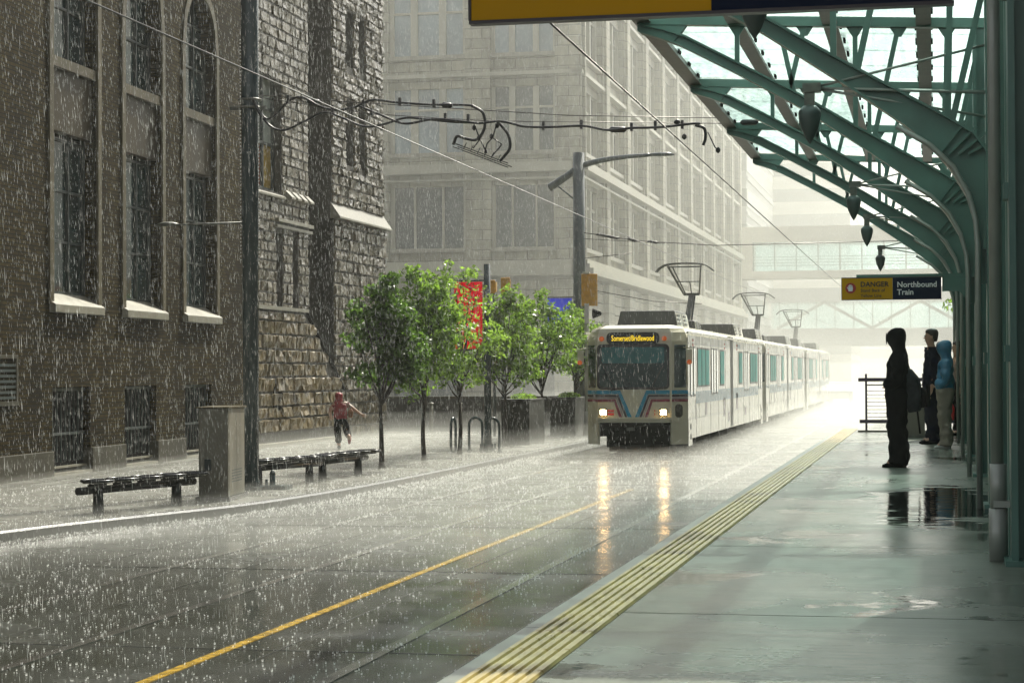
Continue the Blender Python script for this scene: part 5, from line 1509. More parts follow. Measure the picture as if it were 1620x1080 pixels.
# bike racks
def rack(x, y, rz, lb):
    e = empty('bike_rack', (x, y, 0.13), rz=rz, label=lb, cat='bike rack', group='inverted U bike racks')
    MB().tube(sm([(-0.17, 0, 0.0), (-0.17, 0, 0.62), (-0.13, 0, 0.78), (0, 0, 0.86), (0.13, 0, 0.78), (0.17, 0, 0.62), (0.17, 0, 0)], 5), 0.036, 10).build('hoop', M['polem'], e, world=False)
    b = MB(); b.box(-0.24, -0.10, -0.07, 0.07, 0, 0.02); b.box(0.10, 0.24, -0.07, 0.07, 0, 0.02); b.build('foot_plate', M['polem'], e, world=False)
    return e
rack(-11.95, 49.2, 1.45, 'bike rack hoop seen edge-on beside the third tree trunk')
rack(-11.55, 50.0, 0.3, 'bike rack hoop just left of the banner pole')
rack(-10.95, 49.3, 0.3, 'bike rack hoop just right of the banner pole')
# planters
def planter(x0, x1, y0, y1, h, lb, seed):
    e = empty('planter', ((x0 + x1) / 2, (y0 + y1) / 2, 0.13), label=lb, cat='planter', group='dark square planters by the kerb')
    b = MB(); b.box(x0, x1, y0, y1, 0.13, h); b.box(x0 - 0.04, x1 + 0.04, y0 - 0.04, y1 + 0.04, h, h + 0.05); b.build('box', M['planter'], e, bevel=0.015)
    r_ = np.random.default_rng(seed); leafcloud([( (x0 + x1) / 2, (y0 + y1) / 2, h + 0.08, (x1 - x0) * 0.42, (y1 - y0) * 0.42, 0.12)], 700, 0.05, r_, M['leafl'], 'plants', e)
def leafcloud(ells, n, size, r_, m, name, parent, dens=None):
    """many small two-triangle leaves spread through ellipsoids; world coordinates"""
    off = np.array(root_loc(parent))
    gap = name == 'crown' and 46 < off[1] < 50.3
    wts = np.array([e[3] * e[4] * e[5] for e in ells]) ** 0.66; wts /= wts.sum()
    which = r_.choice(len(ells), n, p=wts)
    E_ = np.array(ells)[which]
    d = r_.normal(size=(n, 3)); d /= np.linalg.norm(d, axis=1)[:, None]
    rad = r_.random(n) ** 0.45
    c = E_[:, :3] + d * rad[:, None] * E_[:, 3:6] - off
    if gap:
        w3 = c + off; xb = w3[:, 0] * 50.4 / w3[:, 1]; zb = 2.15 + (w3[:, 2] - 2.15) * 50.4 / w3[:, 1]
        inb = (xb > -12.15) & (xb < -11.42) & (zb > 2.9) & (zb < 4.6)
        c = c[~(inb & (r_.random(n) < 0.86))]; n = len(c)
    a = r_.normal(size=(n, 3)); a[:, 2] -= 0.4; a /= np.linalg.norm(a, axis=1)[:, None]
    t = r_.normal(size=(n, 3)); bb = np.cross(a, t); bb /= np.linalg.norm(bb, axis=1)[:, None]
    nn = np.cross(a, bb)
    s = size * r_.uniform(0.6, 1.35, n)[:, None]
    v0 = c - a * s; v1 = c + bb * s * 0.45 + nn * s * 0.12; v2 = c + a * s; v3 = c - bb * s * 0.45 + nn * s * 0.12
    V = np.stack([v0, v1, v2, v3], 1).reshape(-1, 3)
    return npmesh(name, V, np.arange(4 * n, dtype=np.int32).reshape(-1, 4), m, parent)
def npmesh(name, V, F, m, parent=None, smooth=False):
    me = bpy.data.meshes.new(name)
    n, k = F.shape
    me.vertices.add(len(V)); me.vertices.foreach_set('co', V.astype(np.float32).ravel())
    me.loops.add(n * k); me.loops.foreach_set('vertex_index', F.astype(np.int32).ravel())
    me.polygons.add(n); me.polygons.foreach_set('loop_start', np.arange(0, n * k, k, dtype=np.int32))
    try: me.polygons.foreach_set('loop_total', np.full(n, k, dtype=np.int32))
    except Exception: pass
    if smooth: me.polygons.foreach_set('use_smooth', np.ones(n, dtype=bool))
    me.update(calc_edges=True); me.materials.append(m)
    o = bpy.data.objects.new(name, me); col.objects.link(o)
    if parent is not None: o.parent = parent
    return o
planter(-11.75, -10.95, 54.0, 56.2, 1.35, 'dark planter box nearest, behind the right bike rack', 3)
planter(-11.75, -10.95, 61.2, 63.4, 1.30, 'dark planter box farther, beside the tram front', 4)
# low wall and pale posts built for bright vertical reflections before it
lw = empty('low_wall', (-15.2, 66.5, 0.13), label='low dark wall along the cross street behind the trees', cat='wall')
MB().box(-24.0, -11.9, 66.4, 66.75, 0.13, 1.25).build('wall', M['planter'], lw); MB().box(-24.0, -11.85, 66.35, 66.8, 1.25, 1.33).build('coping', M['plinth'], lw)
for k, (x, lb) in enumerate(((-16.7, 'pale post for a bright reflection, left of the others before the low wall'), (-15.7, 'pale post for a bright reflection, in the middle of three before the low wall'), (-14.75, 'pale post for a bright reflection, next to the banner pole before the low wall'))):
    e = empty('reflection_post', (x, 65.6, 0.13), label=lb, cat='reflection_post', group='pale posts for bright reflections before the low wall')
    MB().tube([(0, 0, 0), (0, 0, 0.95)], 0.065, 10).build('post', M['conc'], e, world=False); MB().lathe([(0.001, 0.05), (0.08, 0.03), (0.10, 0.0), (0.001, -0.01)], c=(0, 0, 0.96), n=10).build('cap', M['sill'], e, world=False)
# small hydrant-like valve by the pole
hy = empty('valve_post', (-11.30, 33.15, 0.13), label='stubby dark valve post at the foot of the tall pole', cat='post')
b = MB(); b.tube([(0, 0, 0), (0, 0, 0.26)], 0.05, 10); b.tube([(0, 0, 0.26), (0, 0, 0.34)], [0.06, 0.02], 10); b.box(-0.18, 0.30, -0.2, 0.2, 0, 0.07); b.build('body', M['polem'], hy, world=False)

# ================================================================== TREES
def tree(x, y, h, crown, n, m, lb, seed, bz=0.13, fork=1.35):
    """crown: list of (dx, dy, z, rx, ry, rz) lobes"""
    r_ = np.random.default_rng(seed); rr = random.Random(seed)
    e = empty('street_tree', (x, y, bz), label=lb, cat='tree', group='young street trees')
    t = MB()
    top = Vector((x + rr.uniform(-.08, .08), y, bz + h * 0.86))
    fk = Vector((x + rr.uniform(-.05, .05), y, bz + fork))
    t.tube(sm([(x, y, bz - 0.02), (x + rr.uniform(-.03, .03), y, bz + fork * 0.5), fk, (x + rr.uniform(-.08, .08), y + .05, (fk.z + top.z) / 2), top], 4), [0.062 - 0.050 * k / 16 for k in range(17)], 8)
    t.tube([(x, y, bz - 0.02), (x, y, bz + 0.12)], [0.085, 0.062], 9)
    ells = []
    for (dx, dy, z, rx, ry, rz) in crown:
        ells.append((x + dx, y + dy, bz + z, rx, ry, rz))
        c = Vector((x + dx, y + dy, bz + z))
        zz = rr.uniform(fork, max(fork + .1, z * 0.75)); st = Vector((x, y, bz + zz))
        t.tube(sm([st, st.lerp(c, 0.5) + Vector((0, 0, -0.08)), c], 4), [0.026, 0.024, 0.022, 0.02, 0.018, 0.014, 0.012, 0.010, 0.006], 6)
        for k in range(4):
            d = Vector((rr.uniform(-1, 1) * rx, rr.uniform(-1, 1) * ry, rr.uniform(-.6, 1) * rz))
            t.tube([c, c + d * 0.9], [0.008, 0.003], 4)
    t.build('trunk', M['bark'], e)
    # many leaf clumps inside each lobe, with gaps between them
    cl = []
    for el in ells:
        k = max(5, int(26 * (el[3] * el[4] * el[5]) ** 0.33 / 0.45))
        for _ in range(k):
            d = r_.normal(size=3); d /= np.linalg.norm(d); q = r_.random() ** 0.4
            s = r_.uniform(0.10, 0.22)
            cl.append((el[0] + d[0] * q * el[3], el[1] + d[1] * q * el[4], el[2] + d[2] * q * el[5], s * 1.2, s * 1.2, s * 0.75))
    leafcloud(cl, int(n * 0.85), 0.066, r_, m, 'crown', e)
    return e
def lobes(rr, h, z0, wd, k):
    out = []
    for i in range(k):
        t = (i + 0.5) / k
        z = z0 + (h - z0) * t
        wr_ = wd * (0.55 + 0.75 * math.sin(pi * min(1, t * 0.95 + 0.12)) ) * 0.62
        a = rr.uniform(0, 2 * pi)
        out.append((math.cos(a) * wr_ * 0.6, math.sin(a) * wr_ * 0.6, z, wr_ * rr.uniform(.45, .7), wr_ * rr.uniform(.45, .7), (h - z0) / k * rr.uniform(1.0, 1.6)))
    return out
TR = [(-11.42, 40.6, 4.15, 1.45, 0.78, 5200, 'leafd', 'street tree nearest, dark crown at the left end of the row'),
      (-11.5, 44.5, 4.55, 1.3, 1.05, 5200, 'leafm', 'street tree second in the row, wide bright green crown'),
      (-11.5, 48.0, 4.75, 1.35, 1.0, 4200, 'leafl', 'street tree with the crooked trunk beside the bike racks, before the crimson banner'),
      (-11.5, 53.4, 4.35, 1.4, 1.08, 4600, 'leafm', 'street tree just right of the banner pole, behind the bike racks'),
      (-11.5, 58.6, 4.4, 1.5, 1.15, 4200, 'leafm', 'street tree between the two planters'),
      (-11.2, 62.6, 4.2, 1.6, 1.2, 3800, 'leafl', 'street tree farthest in the row, before the blue banner')]
for i, (x, y, h, z0, wd, n, m, lb) in enumerate(TR):
    rr = random.Random(40 + i)
    tree(x, y, h, lobes(rr, h - 0.15, z0 + 0.38, wd * 1.25, 9) + lobes(rr, h - 0.5, z0 + 0.5, wd * 1.5, 7), int(n * (1.0 if i == 2 else 1.6)), M[m], lb, 70 + i, fork=1.3)
rr = random.Random(99)
tree(1.35, 60, 5.2, lobes(rr, 5.0, 3.2, 1.1, 5), 1100, M['leafl'], 'tree beyond the platform end, just showing beside the canopy columns', 99, bz=0.0, fork=2.2)

# ================================================================== RAILING AT THE PLATFORM END
rg = empty('platform_railing', (-0.5, 39.4, 0.95), label='dark violet metal railing with thin horizontal bars at the platform end', cat='railing')
b = MB(); b.box(-1.44, 0.46, 39.37, 39.43, 1.93, 2.00); b.box(-1.42, 0.46, 39.38, 39.42, 1.12, 1.19); b.box(-1.30, 0.46, 39.39, 39.41, 1.85, 1.875); b.build('rail', M['railp'], rg)
b = MB()
for x in (-1.29, -0.2): b.box(x - 0.02, x + 0.02, 39.36, 39.44, 0.95, 2.08)
b.build('post', M['railp'], rg)
b = MB()
for k in range(8): b.tube([(-1.27, 39.4, 1.24 + k * 0.072), (0.46, 39.4, 1.24 + k * 0.072)], 0.006, 5)
b.build('thin_bar', M['railp'], rg)
b = MB(); b.box(-1.45, 0.46, 39.3, 39.5, 0.951, 0.985); b.build('floor_plate', M['conc'], rg)
# bin near the railing (pale box behind the first man)
bn = empty('litter_bin', (-0.35, 36.2, 0.95), label='pale square litter bin behind the black hooded person', cat='bin')
b = MB(); b.box(-0.52, -0.16, 36.0, 36.4, 0.98, 1.62); b.build('body', M['conc'], bn, bevel=0.02); b = MB(); b.box(-0.56, -0.12, 35.96, 36.44, 0.951, 1.0); b.build('base', M['alu'], bn)

# ================================================================== PEOPLE
def person(loc, rz, h, label, top, legs, shoes, hair=None, hood=None, arms='pocket', lean=0.0, stance=0.09, baggy=1.0, coat_len=0.0, skinm=None, cuffs=None, headturn=0.0, bulk=1.0):
    """local +y is where the person faces. h: standing height."""
    skinm = skinm or M['skin']
    e = empty('person', loc, rz=rz, label=label, cat='person')
    k = h / 1.78
    def P(x, y, z): return (x * k, (y + lean * max(0, z - 0.9)) * k, z * k)
    hipx = 0.09
    j = {}
    j['pel'] = (P(0, 0, 0.95), (0.15 * k, 0.11 * k)); j['bel'] = (P(0, 0.0, 1.10), (0.135 * k, 0.10 * k)); j['che'] = (P(0, -0.01, 1.32), (0.16 * k, 0.115 * k)); j['nb'] = (P(0, -0.01, 1.46), (0.09 * k, 0.075 * k))
    j['nk'] = (P(0, 0.005, 1.53), 0.054 * k); j['jaw'] = (P(0, 0.035, 1.60), (0.062 * k, 0.075 * k)); j['hd'] = (P(0, 0.015, 1.69), (0.076 * k, 0.096 * k)); j['cr'] = (P(0, 0.0, 1.745), (0.055 * k, 0.07 * k))
    ed = [('pel', 'bel'), ('bel', 'che'), ('che', 'nb'), ('nb', 'nk'), ('nk', 'jaw'), ('jaw', 'hd'), ('hd', 'cr')]
    A = {}
    for s in (-1, 1):
        t = 'l' if s < 0 else 'r'
        j['hip' + t] = (P(s * hipx, 0, 0.90), 0.095 * k)
        ky = 0.02; fx = s * stance
        j['kn' + t] = (P(s * (hipx * 0.5 + stance * 0.5), ky, 0.50), 0.060 * k)
        j['an' + t] = (P(fx, -0.03, 0.09), 0.042 * k); j['toe' + t] = (P(fx + s * 0.02, 0.13, 0.045), (0.04 * k, 0.03 * k))
        ed += [('pel', 'hip' + t), ('hip' + t, 'kn' + t), ('kn' + t, 'an' + t), ('an' + t, 'toe' + t)]
        sh = (s * 0.185, -0.01, 1.42)
        if arms == 'pocket': el = (s * 0.250, -0.05, 1.14); wr_ = (s * 0.13, 0.11, 1.03); hn = (s * 0.07, 0.12, 1.03)
        elif arms == 'down': el = (s * 0.23, -0.03, 1.12); wr_ = (s * 0.24, 0.04, 0.87); hn = (s * 0.235, 0.06, 0.79)
        else: el, wr_, hn = arms[t]
        A[t] = (sh, el, wr_, hn)
        j['sh' + t] = (P(*sh), 0.060 * k); j['el' + t] = (P(*el), 0.044 * k); j['wr' + t] = (P(*wr_), 0.030 * k); j['ha' + t] = (P(*hn), (0.034 * k, 0.022 * k))
        ed += [('che', 'sh' + t), ('sh' + t, 'el' + t), ('el' + t, 'wr' + t), ('wr' + t, 'ha' + t)]
        # five fingers, unequal, slightly curled
        d = (Vector(hn) - Vector(wr_)).normalized()
        side = d.cross(Vector((0, 0, 1)) if abs(d.z) < .8 else Vector((0, 1, 0))).normalized()
        pn = side.cross(d).normalized()
        for f, (off, ln) in enumerate(((-0.030, 0.058), (-0.010, 0.070), (0.010, 0.066), (0.030, 0.050))):
            a_ = Vector(hn) + side * off + d * 0.02; m_ = a_ + d * ln * 0.55; q_ = m_ + (d * 0.7 - pn * 0.7).normalized() * ln * 0.5
            j['f%d' % f + t] = (P(*a_), 0.010 * k); j['g%d' % f + t] = (P(*m_), 0.0085 * k); j['h%d' % f + t] = (P(*q_), 0.0075 * k)
            ed += [('ha' + t, 'f%d' % f + t), ('f%d' % f + t, 'g%d' % f + t), ('g%d' % f + t, 'h%d' % f + t)]
        a_ = Vector(hn) - d * 0.02 - side * 0.035; q_ = a_ + (d * 0.8 - side * 0.6).normalized() * 0.05
        j['th' + t] = (P(*a_), 0.011 * k); j['ti' + t] = (P(*q_), 0.009 * k); ed += [('ha' + t, 'th' + t), ('th' + t, 'ti' + t)]
    body = skin('body', j, ed, skinm, e, rootj='pel')
    # face details: nose, ears, eyes
    b = MB()
    b.loft([[P(-0.012, 0.105, 1.655), P(0.012, 0.105, 1.655), P(0.016, 0.09, 1.63), P(-0.016, 0.09, 1.63)], [P(-0.005, 0.128, 1.64), P(0.005, 0.128, 1.64), P(0.012, 0.118, 1.628), P(-0.012, 0.118, 1.628)]], True)
    for s in (-1, 1):
        b.lathe([(0.001, -0.03), (0.014, -0.015), (0.017, 0.01), (0.001, 0.03)], c=P(s * 0.080, 0.005, 1.655), n=8)
    b.build('nose_and_ears', skinm, e, world=False)
    b = MB()
    for s in (-1, 1): b.lathe([(0.001, -0.012), (0.012, 0), (0.001, 0.012)], c=P(s * 0.030, 0.100, 1.672), n=8)
    b.box(-0.025 * k, 0.025 * k, 0.100 * k, 0.108 * k, 1.595 * k, 1.602 * k)
    b.build('eyes_and_mouth', M['hair'], e, world=False)
    # trousers
    g = baggy
    jt_ = {'w': (P(0, 0, 1.10), (0.165 * k, 0.13 * k)), 'p': (P(0, 0, 0.93), (0.165 * k, 0.13 * k))}
    et = [('w', 'p')]
    for s in (-1, 1):
        t = 'l' if s < 0 else 'r'
        jt_['h' + t] = (P(s * hipx, 0, 0.86), 0.105 * k * (0.5 + 0.5 * g)); jt_['m' + t] = (P(s * hipx * .9, 0.01, 0.68), 0.095 * k * (.4 + .6 * g)); jt_['k' + t] = (P(s * (hipx * 0.5 + stance * 0.5), 0.02, 0.50), 0.080 * k * g)
        jt_['s' + t] = (P(s * stance, -0.02, 0.28), 0.074 * k * g * g); jt_['c' + t] = (P(s * stance, -0.005, 0.085), 0.080 * k * g * g); jt_['d' + t] = (P(s * stance, 0.0, 0.03), 0.080 * k * g * g); et += [('c' + t, 'd' + t)]
        et += [('p', 'h' + t), ('h' + t, 'm' + t), ('m' + t, 'k' + t), ('k' + t, 's' + t), ('s' + t, 'c' + t)]
    for q_ in jt_:
        rr_ = jt_[q_][1]; jt_[q_] = (jt_[q_][0], (rr_[0] * bulk, rr_[1] * bulk) if isinstance(rr_, tuple) else rr_ * bulk)
    skin('trousers', jt_, et, legs, e, rootj='p', sub=3, fold=0.022)
    # shoes
    for s in (-1, 1):
        b = MB(); fx = s * stance + s * 0.01
        rg_ = []
        for (y, w_, z1) in ((-0.085, 0.030, 0.06), (-0.06, 0.040, 0.095), (0.0, 0.042, 0.10), (0.07, 0.047, 0.075), (0.14, 0.044, 0.055), (0.185, 0.026, 0.035)):
            rg_.append([P(fx - w_, y, 0.0), P(fx + w_, y, 0.0), P(fx + w_ * 0.95, y, z1 * 0.6), P(fx + w_ * 0.5, y, z1), P(fx - w_ * 0.5, y, z1), P(fx - w_ * 0.95, y, z1 * 0.6)])
        b.loft(rg_, True); b.build('shoe', shoes, e, world=False)
    # jacket
    hem = 0.86 - coat_len
    jj = {'b': (P(0, 0, hem + 0.03), (0.172 * k, 0.135 * k)), 'a': (P(0, 0.0, 1.06), (0.168 * k, 0.13 * k)), 'c': (P(0, -0.025, 1.25), (0.172 * k, 0.135 * k)), 'u': (P(0, -0.025, 1.41), (0.145 * k, 0.10 * k)), 'n': (P(0, -0.015, 1.50), 0.085 * k)}
    ej = [('b', 'a'), ('a', 'c'), ('c', 'u'), ('u', 'n')]
    for s in (-1, 1):
        t = 'l' if s < 0 else 'r'
        sh, el, wr_, hn = A[t]
        jj['s' + t] = (P(sh[0], sh[1], sh[2] - 0.005), 0.080 * k); jj['m' + t] = (P(*[(sh[i] + el[i]) / 2 for i in range(3)]), 0.072 * k); jj['e' + t] = (P(*el), 0.066 * k); jj['w' + t] = (P(*[wr_[i] * 0.9 + el[i] * 0.1 for i in range(3)]), 0.052 * k)
        if arms == 'pocket': jj['w' + t] = (P(s * 0.085, 0.135, 1.03), 0.085 * k)
        ej += [('c', 's' + t), ('s' + t, 'm' + t), ('m' + t, 'e' + t), ('e' + t, 'w' + t)]
    for q_ in [q for q in jj if q not in ('u', 'n')]:
        rr_ = jj[q_][1]; jj[q_] = (jj[q_][0], (rr_[0] * bulk, rr_[1] * bulk) if isinstance(rr_, tuple) else rr_ * bulk)
    skin('jacket', jj, ej, top, e, rootj='c', sub=3, fold=0.022)
    def shell(rings_, n=20):
        # rings: (y centre, z, half width, half depth)
        q = MB(); vs = [[P(w_ * math.cos(2 * pi * i / n), yc + d_ * math.sin(2 * pi * i / n), z) for i in range(n)] for yc, z, w_, d_ in rings_]
        q.loft(vs, True); return q
    if hood:
        shell([(-0.035, 1.38, 0.15, 0.10), (-0.035, 1.44, 0.130, 0.105), (-0.03, 1.50, 0.095, 0.092), (-0.012, 1.55, 0.088, 0.095), (0.006, 1.60, 0.098, 0.112), (0.012, 1.66, 0.108, 0.128), (0.010, 1.71, 0.106, 0.128), (0.002, 1.755, 0.092, 0.112), (-0.008, 1.788, 0.066, 0.082), (-0.014, 1.805, 0.030, 0.040)]).build('hood', hood, e, world=False)
        q = MB(); q.add([P(0.068 * math.cos(2 * pi * i / 20), 0.138, 1.665 + 0.080 * math.sin(2 * pi * i / 20)) for i in range(20)], [tuple(range(20))]); q.build('hood_opening', M['blk'], e, world=False)
    if hair:
        shell([(-0.062, 1.585, 0.035, 0.022), (-0.055, 1.62, 0.066, 0.040), (-0.040, 1.66, 0.080, 0.062), (-0.018, 1.70, 0.086, 0.090), (-0.006, 1.735, 0.084, 0.102), (-0.004, 1.765, 0.070, 0.088), (-0.006, 1.785, 0.045, 0.058), (-0.008, 1.792, 0.015, 0.02)]).build('hair', hair, e, world=False)
    return e
FL = pi / 2      # facing -X, towards the tracks
person((-0.44, 25.15, 0.95), FL - 0.12, 1.70, 'person in a black hooded top and baggy black trousers, standing nearest on the platform', M['blk'], M['blk'], M['blk'], hood=M['blk'], baggy=1.15, stance=0.12, bulk=1.28)
bp_ = empty('rucksack', (-0.315, 25.17, 1.98), rz=FL - 0.12, label='grey and black rucksack on the back of the black hooded person', cat='rucksack')
b = MB(); b.loft([[(-0.13, -0.02, -0.36), (0.13, -0.02, -0.36), (0.12, -0.19, -0.34), (-0.12, -0.19, -0.34)], [(-0.155, 0.0, -0.2), (0.155, 0.0, -0.2), (0.14, -0.24, -0.2), (-0.14, -0.24, -0.2)], [(-0.15, 0.02, 0.1), (0.15, 0.02, 0.1), (0.13, -0.18, 0.06), (-0.13, -0.18, 0.06)], [(-0.09, 0.03, 0.2), (0.09, 0.03, 0.2), (0.07, -0.06, 0.18), (-0.07, -0.06, 0.18)]], True)
b.v = [(v[0], v[1] * 0.75, v[2]) for v in b.v]; b.s = [False] * len(b.s); b.build('bag', M['pack'], bp_, world=False, bevel=0.02)
b = MB(); b.loft([[(-0.10, -0.165, -0.30), (0.10, -0.165, -0.30), (0.10, -0.215, -0.29), (-0.10, -0.215, -0.29)], [(-0.11, -0.175, -0.12), (0.11, -0.175, -0.12), (0.10, -0.245, -0.13), (-0.10, -0.245, -0.13)], [(-0.10, -0.165, -0.04), (0.10, -0.165, -0.04), (0.09, -0.19, -0.05), (-0.09, -0.19, -0.05)]]); b.build('front_pocket', M['blk'], bp_, world=False, bevel=0.012)
b = MB(); b.tube(sm([(-0.09, 0.03, 0.18), (-0.10, 0.12, 0.10), (-0.10, 0.10, -0.1), (-0.10, 0.0, -0.3)], 5), 0.018, 6); b.tube([(0.11, -0.1, -0.34), (0.115, -0.13, -0.62)], 0.012, 5); b.box(-0.11, 0.11, -0.262, -0.235, -0.28, -0.02)
b.build('strap', M['blk'], bp_, world=False)
person((-0.03, 33.0, 0.95), FL + 0.15, 1.86, 'person with short brown hair in a dark navy suit, standing behind the hooded person', M['navy'], M['navy'], M['blk'], hair=M['hair'], arms='down', stance=0.09, baggy=1.05, coat_len=0.06, bulk=1.2)
person((0.17, 31.15, 0.95), FL - 0.1, 1.63, 'person in a blue hooded rain jacket and khaki trousers with pale shoes', M['blue'], M['khaki'], M['shoew'], hood=M['blue'], arms='pocket', stance=0.07, baggy=1.08, bulk=1.25)
person((0.14, 34.9, 0.95), FL + 0.1, 1.68, 'person with dark curly hair mostly hidden behind the blue jacket', M['navy'], M['blk'], M['blk'], hair=M['hair'], arms='down')
person((0.43, 37.3, 0.95), FL + 0.3, 1.72, 'person in a grey brown patterned shirt half hidden by the columns', M['plaid'], M['blk'], M['blk'], hair=M['hair'], arms='down')
bg = empty('shoulder_bag', (0.28, 36.4, 1.45), label='bright red bag hanging beside the khaki trousers', cat='bag')
b = MB(); b.loft([[(-0.07, -0.08, -0.2), (0.07, -0.08, -0.2), (0.07, 0.08, -0.2), (-0.07, 0.08, -0.2)], [(-0.08, -0.12, 0.02), (0.08, -0.12, 0.02), (0.08, 0.12, 0.02), (-0.08, 0.12, 0.02)], [(-0.02, -0.10, 0.16), (0.02, -0.10, 0.16), (0.02, 0.10, 0.16), (-0.02, 0.10, 0.16)]])
b.build('bag', M['redb'], bg, world=False, bevel=0.02)
MB().tube(sm([(0, -0.1, 0.15), (0.06, 0.0, 0.42), (0.0, 0.1, 0.15)], 5), 0.010, 5).build('strap', M['blk'], bg, world=False)

# running person on the far pavement
def runner():
    e = empty('running_person', (-15.45, 50.9, 0.13), rz=0.25, label='person in a red top, red headscarf and black trousers running through the rain', cat='person')
    # faces away from the camera (+y), leaning forward; arms out
    j = {'pel': ((0, 0, 0.80), (0.14, 0.11)), 'bel': ((0, 0.04, 0.95), (0.12, 0.10)), 'che': ((-0.02, 0.12, 1.12), (0.145, 0.11)), 'nb': ((-0.03, 0.18, 1.24), (0.085, 0.07)), 'nk': ((-0.04, 0.21, 1.29), 0.05), 'jaw': ((-0.05, 0.25, 1.33), (0.055, 0.065)), 'hd': ((-0.05, 0.25, 1.41), (0.072, 0.088)), 'cr': ((-0.05, 0.24, 1.46), (0.05, 0.06)),
         'hipl': ((-0.08, 0, 0.76), 0.10), 'knl': ((-0.08, 0.10, 0.44), 0.062), 'anl': ((-0.04, -0.02, 0.10), 0.042), 'toel': ((-0.03, 0.12, 0.03), (0.04, 0.03)),
         'hipr': ((0.09, 0, 0.76), 0.10), 'knr': ((0.17, 0.10, 0.45), 0.062), 'anr': ((0.24, -0.28, 0.34), 0.042), 'toer': ((0.25, -0.33, 0.22), (0.04, 0.03)),
         'shl': ((-0.18, 0.14, 1.18), 0.055), 'ell': ((-0.30, 0.10, 1.00), 0.042), 'wrl': ((-0.27, 0.26, 0.86), 0.03), 'hal': ((-0.26, 0.32, 0.82), (0.034, 0.022)),
         'shr': ((0.15, 0.14, 1.20), 0.055), 'elr': ((0.33, 0.08, 1.08), 0.042), 'wrr': ((0.52, 0.06, 0.93), 0.03), 'har': ((0.60, 0.06, 0.90), (0.034, 0.022))}
    ed = [('pel', 'bel'), ('bel', 'che'), ('che', 'nb'), ('nb', 'nk'), ('nk', 'jaw'), ('jaw', 'hd'), ('hd', 'cr')]
    for t in 'lr':
        ed += [('pel', 'hip' + t), ('hip' + t, 'kn' + t), ('kn' + t, 'an' + t), ('an' + t, 'toe' + t), ('che', 'sh' + t), ('sh' + t, 'el' + t), ('el' + t, 'wr' + t), ('wr' + t, 'ha' + t)]
        w_, h_ = Vector(j['wr' + t][0]), Vector(j['ha' + t][0]); d = (h_ - w_).normalized(); sd_ = d.cross(Vector((0, 1, 0.3))).normalized()
        for f, (o_, ln) in enumerate(((-0.03, 0.055), (-0.01, 0.07), (0.01, 0.066), (0.03, 0.05))):
            a_ = h_ + sd_ * o_ + d * 0.02
            j['f%d' % f + t] = (tuple(a_), 0.010); j['g%d' % f + t] = (tuple(a_ + d * ln * .6 + sd_ * o_ * .3), 0.009); j['i%d' % f + t] = (tuple(a_ + d * ln + sd_ * o_ * .5 + Vector((0, 0, -0.012))), 0.008)
            ed += [('ha' + t, 'f%d' % f + t), ('f%d' % f + t, 'g%d' % f + t), ('g%d' % f + t, 'i%d' % f + t)]
        a_ = h_ - sd_ * 0.035; j['th' + t] = (tuple(a_), 0.011); j['ti' + t] = (tuple(a_ + d * .03 - sd_ * .03), 0.009); ed += [('ha' + t, 'th' + t), ('th' + t, 'ti' + t)]
    for q_ in list(j):
        if q_[:2] in ('sh', 'el', 'wr', 'kn', 'an'): j[q_] = (j[q_][0], j[q_][1] * 1.25)
    skin('body', j, ed, M['skin'], e, rootj='pel')
    jt_ = {'w': ((0, 0.03, 0.92), (0.145, 0.115)), 'p': ((0, 0, 0.78), (0.155, 0.125))}; et = [('w', 'p')]
    for t in 'lr':
        hp, kn, an = Vector(j['hip' + t][0]), Vector(j['kn' + t][0]), Vector(j['an' + t][0])
        jt_['h' + t] = (tuple(hp), 0.125); jt_['k' + t] = (tuple(kn), 0.095); jt_['c' + t] = (tuple(kn.lerp(an, 0.92)), 0.085); et += [('p', 'h' + t), ('h' + t, 'k' + t), ('k' + t, 'c' + t)]
    skin('trousers', jt_, et, M['blk'], e, rootj='p', sub=3, fold=0.02)
    jj = {'b': ((0, 0.0, 0.70), (0.20, 0.16)), 'a': ((0, 0.04, 0.93), (0.18, 0.15)), 'c': ((-0.02, 0.12, 1.12), (0.19, 0.15)), 'u': ((-0.03, 0.17, 1.22), (0.11, 0.085)),
          'sl': ((-0.17, 0.14, 1.18), 0.07), 'sr': ((0.15, 0.14, 1.20), 0.07), 'ml': ((-0.24, 0.12, 1.09), 0.06), 'mr': ((0.25, 0.11, 1.13), 0.06)}
    skin('red_top', jj, [('b', 'a'), ('a', 'c'), ('c', 'u'), ('c', 'sl'), ('c', 'sr'), ('sl', 'ml'), ('sr', 'mr')], M['red'], e, rootj='c', sub=3, fold=0.025)
    q = MB(); n_ = 18
    q.loft([[(-0.05 + w_ * math.cos(2 * pi * i / n_), yc + d_ * math.sin(2 * pi * i / n_), z_) for i in range(n_)] for yc, z_, w_, d_ in ((0.10, 1.16, 0.15, 0.07), (0.13, 1.25, 0.125, 0.075), (0.19, 1.34, 0.09, 0.08), (0.21, 1.39, 0.10, 0.10), (0.225, 1.43, 0.105, 0.112), (0.235, 1.465, 0.092, 0.10), (0.24, 1.495, 0.058, 0.066), (0.24, 1.508, 0.02, 0.025))], True)
    q.build('headscarf', M['red'], e, world=False)
    skin('hair', {'a': ((-0.04, 0.17, 1.34), 0.075), 'b': ((-0.05, 0.12, 1.22), 0.07), 'c': ((-0.06, 0.08, 1.10), 0.04)}, [('a', 'b'), ('b', 'c')], M['hair'], e, rootj='a')
